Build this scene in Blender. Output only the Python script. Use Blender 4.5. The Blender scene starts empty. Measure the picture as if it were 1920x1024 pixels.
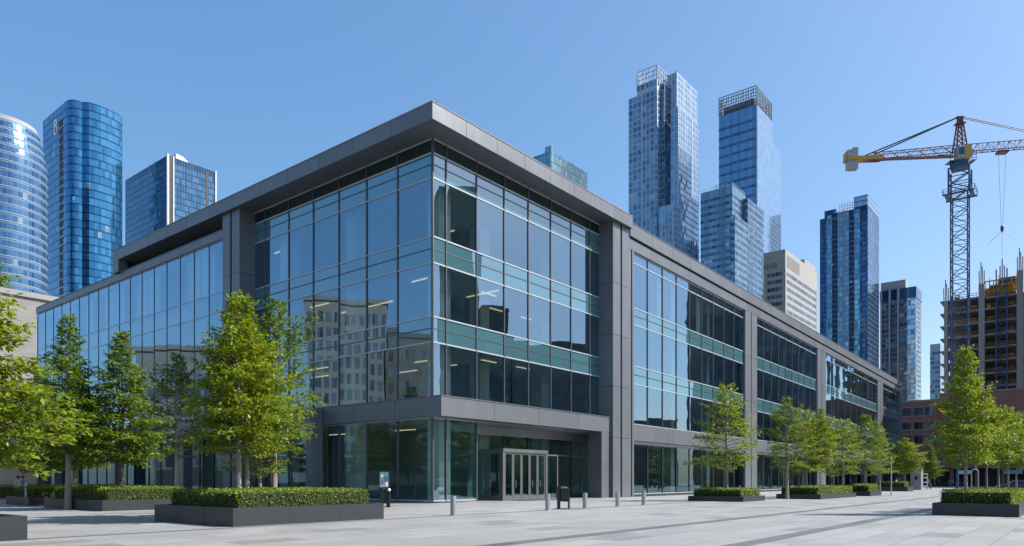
import bpy, bmesh, math, random
from mathutils import Vector, Matrix
R = math.radians
sc = bpy.context.scene
col = sc.collection
FPX, HZ, CAMZ = 1342.0, 900.0, 1.5            # focal length and horizon row of the 1920 px photograph, eye height

# ------------------------------------------------------------------ helpers
def nrm2(v): l = math.hypot(*v); return (v[0]/l, v[1]/l)
uR = nrm2((1085/FPX, 1.0)); uL = (-uR[1], uR[0])
nR = (uR[1], -uR[0]); nL = (-uR[0], -uR[1])
def zat(py, Y): return CAMZ + (HZ-py)/FPX*Y
def gnd(px, py):
    Y = FPX*CAMZ/(py-HZ); return ((px-960)/FPX*Y, Y)
def along(P, u, px):
    """distance from P along u to the view ray of column px"""
    k = (px-960)/FPX
    return (k*P[1]-P[0])/(u[0]-k*u[1])

class Frame:
    def __init__(s, P, u, n): s.P, s.u, s.n = P, u, n
    def pt(s, a, z, d=0.0): return Vector((s.P[0]+s.u[0]*a+s.n[0]*d, s.P[1]+s.u[1]*a+s.n[1]*d, z))
    def s(s, px, d=0.0): return along((s.P[0]+s.n[0]*d, s.P[1]+s.n[1]*d), s.u, px)

class MB:
    def __init__(s): s.v=[]; s.f=[]; s.m=[]; s.uv=[]
    def face(s, pts, mi=0, uv=None):
        i=len(s.v); s.v.extend(Vector(p) for p in pts); s.f.append(tuple(range(i,i+len(pts)))); s.m.append(mi); s.uv.append(uv); return s
    def hexa(s, p, mi=0):
        for q in ((0,3,2,1),(4,5,6,7),(0,1,5,4),(1,2,6,5),(2,3,7,6),(3,0,4,7)): s.face([p[k] for k in q], mi)
        return s
    def obox(s, F, a0,a1,z0,z1,d0,d1, mi=0):
        P=F.pt
        return s.hexa([P(a0,z0,d0),P(a1,z0,d0),P(a1,z0,d1),P(a0,z0,d1),P(a0,z1,d0),P(a1,z1,d0),P(a1,z1,d1),P(a0,z1,d1)], mi)
    def quad(s, F, a0,a1,z0,z1,d, mi=0):
        P=F.pt; q=[P(a0,z0,d),P(a1,z0,d),P(a1,z1,d),P(a0,z1,d)]
        n=(q[1]-q[0]).cross(q[3]-q[0])
        if n.x*F.n[0]+n.y*F.n[1] < 0: q=q[::-1]
        return s.face(q, mi)
    def box(s, x0,x1,y0,y1,z0,z1, mi=0):
        return s.hexa([(x0,y0,z0),(x1,y0,z0),(x1,y1,z0),(x0,y1,z0),(x0,y0,z1),(x1,y0,z1),(x1,y1,z1),(x0,y1,z1)], mi)
    def bar(s, p0, p1, w, h=None, mi=0):
        """rectangular bar between two points"""
        p0,p1=Vector(p0),Vector(p1); d=(p1-p0).normalized(); h=h or w
        up=Vector((0,0,1)) if abs(d.z)<.95 else Vector((uL[0],uL[1],0))
        x=d.cross(up).normalized()*w/2; y=x.cross(d).normalized()*h/2
        return s.hexa([p0-x-y,p0+x-y,p0+x+y,p0-x+y,p1-x-y,p1+x-y,p1+x+y,p1-x+y], mi)
    def tube(s, p0, p1, r0, r1=None, n=8, mi=0, cap=True):
        p0,p1=Vector(p0),Vector(p1); r1=r0 if r1 is None else r1
        d=(p1-p0).normalized(); up=Vector((0,0,1)) if abs(d.z)<.95 else Vector((1,0,0))
        x=d.cross(up).normalized(); y=d.cross(x)
        A=[p0+(x*math.cos(t)+y*math.sin(t))*r0 for t in [2*math.pi*k/n for k in range(n)]]
        B=[p1+(x*math.cos(t)+y*math.sin(t))*r1 for t in [2*math.pi*k/n for k in range(n)]]
        for k in range(n): s.face([A[k],A[(k+1)%n],B[(k+1)%n],B[k]], mi)
        if cap: s.face(A[::-1],mi); s.face(B,mi)
        return s
    def prism(s, poly, z0, z1, mi=0, top=None, cap=True, poly2=None):
        n=len(poly); t=0; p2=poly2 or poly
        for k in range(n):
            a,b=poly[k],poly[(k+1)%n]; a2,b2=p2[k],p2[(k+1)%n]; l=math.hypot(b[0]-a[0],b[1]-a[1])
            s.face([(a[0],a[1],z0),(b[0],b[1],z0),(b2[0],b2[1],z1),(a2[0],a2[1],z1)], mi, [(t,z0),(t+l,z0),(t+l,z1),(t,z1)]); t+=l
        if cap:
            s.face([(p[0],p[1],z0) for p in poly][::-1], mi)
            s.face([(p[0],p[1],z1) for p in p2], mi if top is None else top)
        return s
    def lathe(s, c, prof, n=20, mi=0):
        for (r0,z0),(r1,z1) in zip(prof, prof[1:]):
            for k in range(n):
                a,b=2*math.pi*k/n,2*math.pi*(k+1)/n
                q=[(c[0]+r*math.cos(t),c[1]+r*math.sin(t),c[2]+z) for r,t,z in ((r0,a,z0),(r0,b,z0),(r1,b,z1),(r1,a,z1))]
                if r1<1e-6: q=q[:3]
                elif r0<1e-6: q=[q[0]]+q[2:]
                s.face(q, mi)
        return s
    def build(s, name, mats, parent=None, recalc=True, bevel=0, merge=True, smooth=False):
        if not isinstance(mats,(list,tuple)): mats=[mats]
        off=wloc(parent)
        me=bpy.data.meshes.new(name)
        me.from_pydata([v-off for v in s.v], [], s.f)
        for m in mats: me.materials.append(m)
        me.polygons.foreach_set('material_index', s.m)
        ul=me.uv_layers.new(name='UVMap'); buf=[]
        for fi,f in enumerate(s.f):
            if s.uv[fi]: 
                for q in s.uv[fi]: buf.extend(q)
                continue
            p=[s.v[k] for k in f]; n=(p[1]-p[0]).cross(p[-1]-p[0])
            if n.length>0: n.normalize()
            if abs(n.z)>.7:
                for q in p: buf.extend((q.x,q.y))
            else:
                tx,ty=-n.y,n.x; l=math.hypot(tx,ty) or 1
                for q in p: buf.extend(((q.x*tx+q.y*ty)/l,q.z))
        ul.data.foreach_set('uv', buf)
        if recalc or merge:
            bm=bmesh.new(); bm.from_mesh(me)
            if merge: bmesh.ops.remove_doubles(bm, verts=bm.verts, dist=1e-4)
            if recalc: bmesh.ops.recalc_face_normals(bm, faces=bm.faces)
            bm.to_mesh(me); bm.free()
        if smooth: me.polygons.foreach_set('use_smooth',[True]*len(me.polygons))
        o=bpy.data.objects.new(name, me); col.objects.link(o)
        if parent: o.parent=parent
        if bevel:
            b=o.modifiers.new('bevel','BEVEL'); b.width=bevel; b.segments=2; b.limit_method='ANGLE'
        return o
def wloc(o):
    v=Vector((0,0,0))
    while o is not None: v+=o.location; o=o.parent
    return v
def tag(o, label=None, cat=None, group=None, kind=None):
    if label: o['label']=label
    if cat: o['category']=cat
    if group: o['group']=group
    if kind: o['kind']=kind
    return o
def thing(name, label, cat, loc, group=None):
    o=bpy.data.objects.new(name,None); col.objects.link(o); o.location=loc; o.empty_display_size=.3
    return tag(o,label,cat,group)
def kids(o): return [c for c in bpy.data.objects if c.parent is o]
def dup(o, parent=None, loc=None, children=None):
    c=o.copy(); col.objects.link(c)
    if parent is not None: c.parent=parent
    if loc is not None: c.location=loc
    for ch in (kids(o) if children is None else children): dup(ch, c)
    return c

# ------------------------------------------------------------------ materials
def newmat(name):
    m=bpy.data.materials.new(name); m.use_nodes=True; nt=m.node_tree; nt.nodes.clear()
    out=nt.nodes.new('ShaderNodeOutputMaterial'); return m,nt,out
def N(nt, t, ins=None, **kw):
    n=nt.nodes.new(t)
    for k,v in kw.items(): setattr(n,k,v)
    for k,v in (ins or {}).items():
        if isinstance(v, bpy.types.NodeSocket): nt.links.new(v, n.inputs[k])
        else: n.inputs[k].default_value=v
    return n
def M_(nt, op, a, b=0.0, c=0.0):
    n=nt.nodes.new('ShaderNodeMath'); n.operation=op
    for i,v in enumerate((a,b,c)):
        if isinstance(v, bpy.types.NodeSocket): nt.links.new(v,n.inputs[i])
        else: n.inputs[i].default_value=v
    return n.outputs[0]
def mixc(nt, f, a, b, bt='MIX'):
    n=nt.nodes.new('ShaderNodeMix'); n.data_type='RGBA'; n.blend_type=bt
    for k,v in ((0,f),(6,a),(7,b)):
        if isinstance(v, bpy.types.NodeSocket): nt.links.new(v,n.inputs[k])
        else: n.inputs[k].default_value=v if k==0 else (*v[:3],1)
    return n.outputs[2]
def c4(c): return (*c[:3],1)
def simple(name, c, rough=.5, metal=0., var=.12, scale=1.5, bump=0., spec=.5, streak=False):
    """principled surface with soft mottling, optional fine bump"""
    m,nt,out=newmat(name)
    tc=N(nt,'ShaderNodeTexCoord').outputs['Object']
    mp=N(nt,'ShaderNodeMapping',{'Vector':tc}); mp.inputs['Scale'].default_value=(1,1,.12) if streak else (1,1,1)
    no=N(nt,'ShaderNodeTexNoise',{'Vector':mp.outputs[0],'Scale':scale,'Detail':6.})
    f=M_(nt,'MULTIPLY_ADD',no.outputs[0],2*var,1-var)
    cc=mixc(nt,1.,c,f,'MULTIPLY')
    p=N(nt,'ShaderNodeBsdfPrincipled',{'Base Color':cc,'Roughness':rough,'Metallic':metal,'Specular IOR Level':spec})
    if bump:
        n2=N(nt,'ShaderNodeTexNoise',{'Vector':tc,'Scale':scale*18,'Detail':4.})
        nt.links.new(N(nt,'ShaderNodeBump',{'Height':n2.outputs[0],'Strength':bump,'Distance':.02}).outputs[0],p.inputs['Normal'])
    nt.links.new(p.outputs[0],out.inputs[0]); return m
def cladding(name, c, rough=.38):
    """satin metal panels: each panel (mesh island) its own slight tone"""
    m,nt,out=newmat(name)
    g=N(nt,'ShaderNodeNewGeometry')
    tc=N(nt,'ShaderNodeTexCoord').outputs['Object']
    no=N(nt,'ShaderNodeTexNoise',{'Vector':tc,'Scale':.5,'Detail':5.})
    f=M_(nt,'ADD',M_(nt,'MULTIPLY_ADD',g.outputs['Random Per Island'],.12,.84),M_(nt,'MULTIPLY',no.outputs[0],.16))
    sk_=N(nt,'ShaderNodeMapping',{'Vector':tc}); sk_.inputs['Scale'].default_value=(2.2,2.2,.10)
    s2=N(nt,'ShaderNodeTexNoise',{'Vector':sk_.outputs[0],'Scale':1.4,'Detail':5.}); f=M_(nt,'ADD',f,M_(nt,'MULTIPLY_ADD',s2.outputs[0],.22,-.11))
    cc=mixc(nt,1.,c,f,'MULTIPLY')
    rr=M_(nt,'MULTIPLY_ADD',no.outputs[0],.2,rough-.1)
    p=N(nt,'ShaderNodeBsdfPrincipled',{'Base Color':cc,'Roughness':rr,'Metallic':.25})
    nt.links.new(p.outputs[0],out.inputs[0]); return m
def glassmat(name, tint, refl=.26, fres=1.0, gcol=(.56,.80,1.0), wob=.0035):
    """coated facade glass: tinted see-through pane with a mirror coat, slightly wavy"""
    m,nt,out=newmat(name)
    tc=N(nt,'ShaderNodeTexCoord').outputs['Object']
    oi=N(nt,'ShaderNodeObjectInfo').outputs['Random']
    no=N(nt,'ShaderNodeTexNoise',{'Vector':tc,'Scale':.45,'Detail':1.})
    ge=N(nt,'ShaderNodeNewGeometry'); sd_=N(nt,'ShaderNodeCombineXYZ',{0:M_(nt,'MULTIPLY',oi,531.),1:M_(nt,'MULTIPLY',ge.outputs['Random Per Island'],773.)})
    wv=N(nt,'ShaderNodeTexWhiteNoise',{'Vector':sd_.outputs[0]},noise_dimensions='3D')
    tv=N(nt,'ShaderNodeVectorMath',{0:wv.outputs[1],1:(.5,.5,.5)},operation='SUBTRACT'); ts_=N(nt,'ShaderNodeVectorMath',{0:tv.outputs[0]},operation='SCALE'); ts_.inputs['Scale'].default_value=.011
    tn=N(nt,'ShaderNodeVectorMath',{0:ge.outputs['Normal'],1:ts_.outputs[0]},operation='ADD'); tz=N(nt,'ShaderNodeVectorMath',{0:tn.outputs[0]},operation='NORMALIZE')
    bp=N(nt,'ShaderNodeBump',{'Height':no.outputs[0],'Strength':1.,'Distance':wob,'Normal':tz.outputs[0]})
    fr=N(nt,'ShaderNodeFresnel',{'IOR':1.5})
    fac=M_(nt,'MINIMUM',M_(nt,'MULTIPLY_ADD',fr.outputs[0],fres,M_(nt,'MULTIPLY_ADD',oi,.05,refl)),.92)
    gl=N(nt,'ShaderNodeBsdfGlossy',{'Color':c4(gcol),'Roughness':.0,'Normal':bp.outputs[0]})
    tr=N(nt,'ShaderNodeBsdfTransparent',{'Color':c4(tint)})
    mx=N(nt,'ShaderNodeMixShader',{0:fac,1:tr.outputs[0],2:gl.outputs[0]})
    nt.links.new(mx.outputs[0],out.inputs[0]); return m
def spandrelmat(name, c, refl=.26):
    m,nt,out=newmat(name)
    tc=N(nt,'ShaderNodeTexCoord').outputs['Object']
    oi=N(nt,'ShaderNodeObjectInfo').outputs['Random']
    no=N(nt,'ShaderNodeTexNoise',{'Vector':tc,'Scale':.45,'Detail':1.})
    ge=N(nt,'ShaderNodeNewGeometry'); sd_=N(nt,'ShaderNodeCombineXYZ',{0:M_(nt,'MULTIPLY',oi,531.),1:M_(nt,'MULTIPLY',ge.outputs['Random Per Island'],773.)})
    wv=N(nt,'ShaderNodeTexWhiteNoise',{'Vector':sd_.outputs[0]},noise_dimensions='3D')
    tv=N(nt,'ShaderNodeVectorMath',{0:wv.outputs[1],1:(.5,.5,.5)},operation='SUBTRACT'); ts_=N(nt,'ShaderNodeVectorMath',{0:tv.outputs[0]},operation='SCALE'); ts_.inputs['Scale'].default_value=.011
    tn=N(nt,'ShaderNodeVectorMath',{0:ge.outputs['Normal'],1:ts_.outputs[0]},operation='ADD'); tz=N(nt,'ShaderNodeVectorMath',{0:tn.outputs[0]},operation='NORMALIZE')
    bp=N(nt,'ShaderNodeBump',{'Height':no.outputs[0],'Strength':1.,'Distance':.0035,'Normal':tz.outputs[0]})
    fr=N(nt,'ShaderNodeFresnel',{'IOR':1.5})
    fac=M_(nt,'MINIMUM',M_(nt,'ADD',fr.outputs[0],refl),.92)
    gl=N(nt,'ShaderNodeBsdfGlossy',{'Color':(.66,.86,1,1),'Roughness':.0,'Normal':bp.outputs[0]})
    df=N(nt,'ShaderNodeBsdfDiffuse',{'Color':mixc(nt,1.,c,M_(nt,'MULTIPLY_ADD',oi,.25,.87),'MULTIPLY')})
    mx=N(nt,'ShaderNodeMixShader',{0:fac,1:df.outputs[0],2:gl.outputs[0]})
    nt.links.new(mx.outputs[0],out.inputs[0]); return m
def towerglass(name, ca, cb, w=1.5, mull=.12, mc=(.1,.12,.15), h=0., hl=.12, metal=.75, rough=.07, jit=.035, wide=0., blind=0.):
    """tinted mirror glazing, cell by cell: tone and tilt differ from pane to pane; mullions every w metres"""
    m,nt,out=newmat(name)
    uv=N(nt,'ShaderNodeUVMap').outputs[0]; sp=N(nt,'ShaderNodeSeparateXYZ',{0:uv}); U,V=sp.outputs[0],sp.outputs[1]
    oi=N(nt,'ShaderNodeObjectInfo').outputs['Random']
    cu=M_(nt,'DIVIDE',U,w); iu=M_(nt,'FLOOR',cu); fu=M_(nt,'FRACT',cu)
    mk=M_(nt,'LESS_THAN',fu,mull/w)
    if wide:
        mk=M_(nt,'MAXIMUM',mk,M_(nt,'LESS_THAN',M_(nt,'FRACT',M_(nt,'DIVIDE',U,wide)),mull*2.2/wide))
    iv=M_(nt,'MULTIPLY',oi,997.)
    if h:
        cv=M_(nt,'DIVIDE',V,h); iv=M_(nt,'ADD',M_(nt,'FLOOR',cv),iv); mk=M_(nt,'MAXIMUM',mk,M_(nt,'LESS_THAN',M_(nt,'FRACT',cv),hl/h))
    cell=N(nt,'ShaderNodeCombineXYZ',{0:iu,1:iv})
    wn=N(nt,'ShaderNodeTexWhiteNoise',{'Vector':cell.outputs[0]},noise_dimensions='3D')
    tone=mixc(nt,wn.outputs[0],ca,cb)
    g=N(nt,'ShaderNodeNewGeometry')
    big=N(nt,'ShaderNodeTexNoise',{'Vector':g.outputs['Position'],'Scale':.06,'Detail':3.})
    jv=N(nt,'ShaderNodeVectorMath',{0:wn.outputs[1],1:(.5,.5,.5)},operation='SUBTRACT')
    js=N(nt,'ShaderNodeVectorMath',{0:jv.outputs[0]},operation='SCALE'); js.inputs['Scale'].default_value=jit*2
    bv=N(nt,'ShaderNodeVectorMath',{0:big.outputs[1],1:(.5,.5,.5)},operation='SUBTRACT')
    bs=N(nt,'ShaderNodeVectorMath',{0:bv.outputs[0]},operation='SCALE'); bs.inputs['Scale'].default_value=jit*2.5
    nn=N(nt,'ShaderNodeVectorMath',{0:g.outputs['Normal'],1:js.outputs[0]},operation='ADD')
    n3=N(nt,'ShaderNodeVectorMath',{0:nn.outputs[0],1:bs.outputs[0]},operation='ADD')
    nz=N(nt,'ShaderNodeVectorMath',{0:n3.outputs[0]},operation='NORMALIZE')
    if blind:
        bl=M_(nt,'GREATER_THAN',N(nt,'ShaderNodeSeparateXYZ',{0:wn.outputs[1]}).outputs[1],1-blind)
        tone=mixc(nt,bl,tone,(.32,.36,.4))
    bc=mixc(nt,mk,tone,mc)
    p=N(nt,'ShaderNodeBsdfPrincipled',{'Base Color':bc,'Metallic':M_(nt,'MULTIPLY_ADD',mk,-metal,metal),'Roughness':M_(nt,'MULTIPLY_ADD',mk,.4,rough),'Normal':nz.outputs[0]})
    nt.links.new(p.outputs[0],out.inputs[0]); return m
def leafmat(name, a, b, tr=.35):
    m,nt,out=newmat(name)
    r=N(nt,'ShaderNodeNewGeometry').outputs['Random Per Island']
    tc=N(nt,'ShaderNodeTexCoord').outputs['Object']
    no=N(nt,'ShaderNodeTexNoise',{'Vector':tc,'Scale':.9,'Detail':2.})
    f=M_(nt,'ADD',M_(nt,'MULTIPLY',r,.6),M_(nt,'MULTIPLY_ADD',no.outputs[0],1.2,-.4))
    f=N(nt,'ShaderNodeClamp',{0:f}).outputs[0]
    cc=mixc(nt,f,a,b)
    p=N(nt,'ShaderNodeBsdfPrincipled',{'Base Color':cc,'Roughness':.45,'Specular IOR Level':.35})
    t=N(nt,'ShaderNodeBsdfTranslucent',{'Color':mixc(nt,1.,cc,(1.5,1.45,.55),'MULTIPLY')})
    mx=N(nt,'ShaderNodeMixShader',{0:tr,1:p.outputs[0],2:t.outputs[0]})
    nt.links.new(mx.outputs[0],out.inputs[0]); return m
def paving(name, base, slab=(1.8,.9)):
    m,nt,out=newmat(name)
    tc=N(nt,'ShaderNodeTexCoord').outputs['Object']
    mp=N(nt,'ShaderNodeMapping',{'Vector':tc}); mp.inputs['Rotation'].default_value=(0,0,-math.atan2(uR[1],uR[0]))
    br=N(nt,'ShaderNodeTexBrick',{'Vector':mp.outputs[0],'Scale':1.,'Mortar Size':.013,'Mortar Smooth':.2,'Brick Width':slab[0],'Row Height':slab[1],
        'Color1':(0,0,0,1),'Color2':(1,1,1,1),'Mortar':(.5,.5,.5,1)}); br.offset=.5
    no=N(nt,'ShaderNodeTexNoise',{'Vector':tc,'Scale':.35,'Detail':8.,'Roughness':.65})
    fine=N(nt,'ShaderNodeTexNoise',{'Vector':tc,'Scale':40.,'Detail':3.})
    sm=N(nt,'ShaderNodeMapping',{'Vector':mp.outputs[0]}); sm.inputs['Scale'].default_value=(.25,1.6,1)
    st=N(nt,'ShaderNodeTexNoise',{'Vector':sm.outputs[0],'Scale':1.2,'Detail':5.})
    tone=M_(nt,'MULTIPLY_ADD',N(nt,'ShaderNodeSeparateColor',{0:br.outputs[0]}).outputs[0],.23,.74)
    tone=M_(nt,'ADD',tone,M_(nt,'MULTIPLY',no.outputs[0],.22))
    tone=M_(nt,'SUBTRACT',tone,M_(nt,'MULTIPLY',M_(nt,'LESS_THAN',N(nt,'ShaderNodeSeparateColor',{0:br.outputs[0]}).outputs[0],.07),.14))
    vo=N(nt,'ShaderNodeTexVoronoi',{'Vector':tc,'Scale':1.7}); tone=M_(nt,'SUBTRACT',tone,M_(nt,'MULTIPLY',M_(nt,'LESS_THAN',vo.outputs['Distance'],.045),.13))
    sn=N(nt,'ShaderNodeTexNoise',{'Vector':tc,'Scale':2.3,'Detail':6.,'Roughness':.7}); sm_=N(nt,'ShaderNodeMapRange',{0:sn.outputs[0],1:.60,2:.72,3:0.,4:.13}); tone=M_(nt,'SUBTRACT',tone,sm_.outputs[0])
    tone=M_(nt,'ADD',tone,M_(nt,'MULTIPLY_ADD',fine.outputs[0],.12,-.06))
    tone=M_(nt,'ADD',tone,M_(nt,'MULTIPLY_ADD',st.outputs[0],.2,-.1))
    tone=M_(nt,'MULTIPLY',tone,M_(nt,'MULTIPLY_ADD',br.outputs[1],-.5,1.))
    cc=mixc(nt,1.,base,tone,'MULTIPLY')
    p=N(nt,'ShaderNodeBsdfPrincipled',{'Base Color':cc,'Roughness':M_(nt,'MULTIPLY_ADD',no.outputs[0],.25,.42)})
    bp=N(nt,'ShaderNodeBump',{'Height':M_(nt,'MULTIPLY_ADD',br.outputs[1],-1.,M_(nt,'MULTIPLY',fine.outputs[0],.1)),'Strength':.3,'Distance':.01})
    nt.links.new(bp.outputs[0],p.inputs['Normal'])
    nt.links.new(p.outputs[0],out.inputs[0]); return m
def brickmat(name, a, b, mo, w=.6, h=.2):
    m,nt,out=newmat(name)
    uv=N(nt,'ShaderNodeUVMap').outputs[0]
    br=N(nt,'ShaderNodeTexBrick',{'Vector':uv,'Scale':1.,'Brick Width':w,'Row Height':h,'Mortar Size':.012,'Color1':c4(a),'Color2':c4(b),'Mortar':c4(mo)})
    no=N(nt,'ShaderNodeTexNoise',{'Vector':N(nt,'ShaderNodeTexCoord').outputs['Object'],'Scale':.4,'Detail':6.})
    cc=mixc(nt,1.,br.outputs[0],M_(nt,'MULTIPLY_ADD',no.outputs[0],.6,.7),'MULTIPLY')
    p=N(nt,'ShaderNodeBsdfPrincipled',{'Base Color':cc,'Roughness':.85})
    nt.links.new(p.outputs[0],out.inputs[0]); return m
def emis(name, c, s):
    m,nt,out=newmat(name); nt.links.new(N(nt,'ShaderNodeEmission',{'Color':c4(c),'Strength':s}).outputs[0],out.inputs[0]); return m

MT={}
MT['clad']=cladding('grey_cladding',(.130,.140,.156))
MT['clad_dark']=cladding('dark_cladding',(.05,.053,.06))
MT['soffit']=simple('soffit_metal',(.10,.112,.13),.45,.2)
MT['soffit_low']=simple('soffit_pale',(.27,.285,.31),.4,.2)
MT['slot']=simple('dark_reveal',(.012,.013,.015),.6)
MT['glass']=glassmat('vision_glass',(.68,.85,.83),.24,1.0)
MT['glass_wing']=glassmat('wing_glass',(.66,.83,.82),.30,1.0)
MT['glass_low']=glassmat('lobby_glass',(.68,.86,.81),.07,.9)
MT['spandrel']=spandrelmat('spandrel_glass',(.05,.125,.145),.21)
MT['dark_glass']=spandrelmat('clerestory_glass',(.012,.02,.02),.03)
MT['mull_v']=simple('mullion_dark',(.085,.095,.11),.4,.5)
MT['mull_h']=simple('mullion_silver',(.36,.38,.41),.4,.2)
MT['slab']=simple('floor_concrete',(.34,.35,.34),.8)
MT['ceiling']=simple('ceiling_white',(.60,.61,.60),.8)
MT['intwall']=simple('interior_wall',(.55,.58,.56),.7)
MT['core']=simple('core_wall',(.33,.35,.35),.8)
MT['lamp']=emis('light_strip',(1.,.78,.45),.42)
MT['roof']=simple('roof_membrane',(.2,.2,.2),.9)
MT['steel']=simple('brushed_steel',(.36,.37,.38),.35,.7,.1,4.)
MT['doorframe']=simple('door_aluminium',(.15,.157,.17),.4,.5)
MT['planter']=simple('planter_granite',(.017,.0195,.024),.42,0,.35,1.2,.15)
MT['planter_cap']=simple('planter_edge',(.10,.105,.115),.4,0,.3,2.)
MT['soil']=simple('soil',(.05,.035,.02),1.)
MT['hedge']=leafmat('hedge_leaf',(.07,.125,.006),(.20,.255,.012),.30)
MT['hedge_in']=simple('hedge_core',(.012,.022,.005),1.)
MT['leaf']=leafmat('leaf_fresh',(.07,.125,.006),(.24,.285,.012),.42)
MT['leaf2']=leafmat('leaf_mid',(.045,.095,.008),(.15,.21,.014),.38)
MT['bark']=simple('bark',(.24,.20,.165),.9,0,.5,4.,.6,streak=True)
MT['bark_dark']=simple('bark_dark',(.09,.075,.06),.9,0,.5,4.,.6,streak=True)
MT['pave']=paving('granite_paving',(.242,.236,.228))
MT['band']=paving('dark_paving',(.105,.105,.103),(1.2,.6))
MT['black']=simple('black_metal',(.015,.015,.017),.35,.3)
MT['white']=simple('white_paint',(.75,.75,.75),.5)
MT['poster']=simple('poster_pale',(.27,.34,.35),.4)
MT['poster_teal']=simple('poster_teal',(.10,.28,.28),.4)
MT['poster_blue']=simple('poster_blue',(.07,.13,.24),.4)
MT['concrete']=simple('concrete',(.26,.25,.24),.85,0,.2,.8,.1)
MT['concrete_d']=simple('concrete_raw',(.24,.225,.21),.9,0,.3,.5)
MT['stone']=simple('pale_stone',(.27,.262,.25),.85,0,.12,.3)
MT['brick']=brickmat('red_brick',(.24,.085,.06),(.31,.115,.08),(.24,.19,.165))
MT['brickstone']=simple('tan_stone_trim',(.25,.2,.16),.85)
MT['dkwin']=towerglass('dark_window',(.03,.045,.06),(.12,.17,.22),1.2,.08,(.03,.03,.03),metal=.5)
MT['crane_blue']=simple('crane_blue',(.012,.05,.13),.45,0,.3,2.)
MT['crane_red']=simple('crane_red',(.16,.045,.035),.5,0,.3,2.)
MT['crane_yellow']=simple('crane_yellow',(.44,.25,.04),.5,0,.2,2.)
MT['cw']=simple('counterweight_grey',(.30,.32,.33),.8)
MT['cable']=simple('cable_dark',(.03,.03,.035),.5)
MT['skin']=simple('skin',(.42,.25,.17),.6)
MT['hair']=simple('hair',(.03,.02,.015),.7)

# ------------------------------------------------------------------ ground
g=MB(); S=2600.
g.face([(-S,-300,0),(S,-300,0),(S,S*1.6,0),(-S,S*1.6,0)])
tag(g.build('plaza_paving',MT['pave'],merge=False,recalc=False),kind='structure')
def band(px,py,w,t0,t1):
    x,y=gnd(px,py); F=Frame((x,y),uR,nR); b=MB()
    b.face([F.pt(t0,.004,0),F.pt(t0,.004,w),F.pt(t1,.004,w),F.pt(t1,.004,0)])
    tag(b.build('paving_band',MT['band'],recalc=False),kind='structure')
band(725,973.2,.30,-40,120); band(1251,985,.5,-40,140); band(1540,990,.5,-40,140)

# ------------------------------------------------------------------ main office building
C0=((811-960)/FPX*46.0,46.0)
FR=Frame(C0,uR,nR); FL=Frame(C0,uL,nL)
Z=dict(can0=5.55,can1=6.80,v1=10.38,s1=12.02,v2=15.49,s2=17.17,v3=20.94,s3=22.55,sof=23.5,top=24.52)
OV=1.75
ob=thing('office_building','long modern office building with grey frame, blue glass curtain walls and projecting flat roof','office building',(C0[0],C0[1],0))
cR=[0]+[FR.s(p) for p in (836,893,944.7,990,1032,1070,1105,1123.5)]
cL=[0]+[FL.s(p) for p in (746,688,636,588,542,498,475)]
colR0,colR1=FR.s(1149.5,1.4),FR.s(1180,1.4)
colL0,colL1=FL.s(449,1.4),FL.s(417.3,1.4)
LEND=FL.s(212,OV); WL_END=FL.s(71,1.2)

PANES=[]; SPANS=[]          # collected (size key, builder) for parts
def pane(F,a0,a1,z0,z1,d,m): PANES.append((F,a0,a1,z0,z1,d,m))
def span(F,a0,a1,z0,z1,d,m): SPANS.append((F,a0,a1,z0,z1,d,m))
def grid(name,F,cols,rows,d,tv=.075,th=.085,pv=.07,zv=None):
    """mullions of one curtain wall: uprights between z extents, transoms at the row heights"""
    b=MB(); z0,z1=zv or (rows[0],rows[-1])
    for a in cols: b.obox(F,a-tv/2,a+tv/2,z0,z1,d-.10,d+pv,0)
    for z in rows:
        for a0,a1 in zip(cols,cols[1:]):
            b.obox(F,a0+tv/2,a1-tv/2,z-th/2,z+th/2,d-.08,d+pv*.8,1)
    return b.build(name,[MT['mull_v'],MT['mull_h']],ob,merge=False)
def panels(mb,F,a0,a1,z0,z1,d0,d1,step,mi=0,gap=.03,ends=True):
    """row of cladding panels with open joints on a dark backing"""
    n=max(1,round(abs(a1-a0)/step)); w=(a1-a0)/n
    mb.obox(F,a0+.02,a1-.02,z0+.02,z1-.02,d0+.01,d1-.03,1)
    for k in range(n): mb.obox(F,a0+w*k+gap/2,a0+w*(k+1)-gap/2,z0,z1,d0,d1,mi)
CL=[MT['clad'],MT['slot'],MT['soffit'],MT['roof']]

# curtain walls of the corner volume
rows=[(Z['can1'],Z['v1'],'p'),(Z['v1'],Z['s1'],'s'),(Z['s1'],Z['v2'],'p'),(Z['v2'],Z['s2'],'s'),(Z['s2'],Z['v3'],'p'),(Z['v3'],Z['s3'],'s'),(Z['s3'],Z['sof'],'d')]
for F,cols in ((FR,cR),(FL,cL)):
    for a0,a1 in zip(cols,cols[1:]):
        for z0,z1,k in rows:
            if k=='p': pane(F,a0,a1,z0,z1,0,'glass')
            else: span(F,a0,a1,z0,z1,0,'spandrel' if k=='s' else 'dark_glass')
    zz=[r[0] for r in rows]+[Z['sof']-.05]
    grid('curtain_wall_frame',F,cols,zz,0)
    # backing rail half way up each spandrel
    b=MB()
    for z0,z1,k in rows:
        if k=='s': b.obox(F,.1,cols[-1],z0+(z1-z0)*.52,z0+(z1-z0)*.52+.07,.004,.025)
    b.build('spandrel_rail',MT['mull_v'],ob,merge=False)
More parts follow.
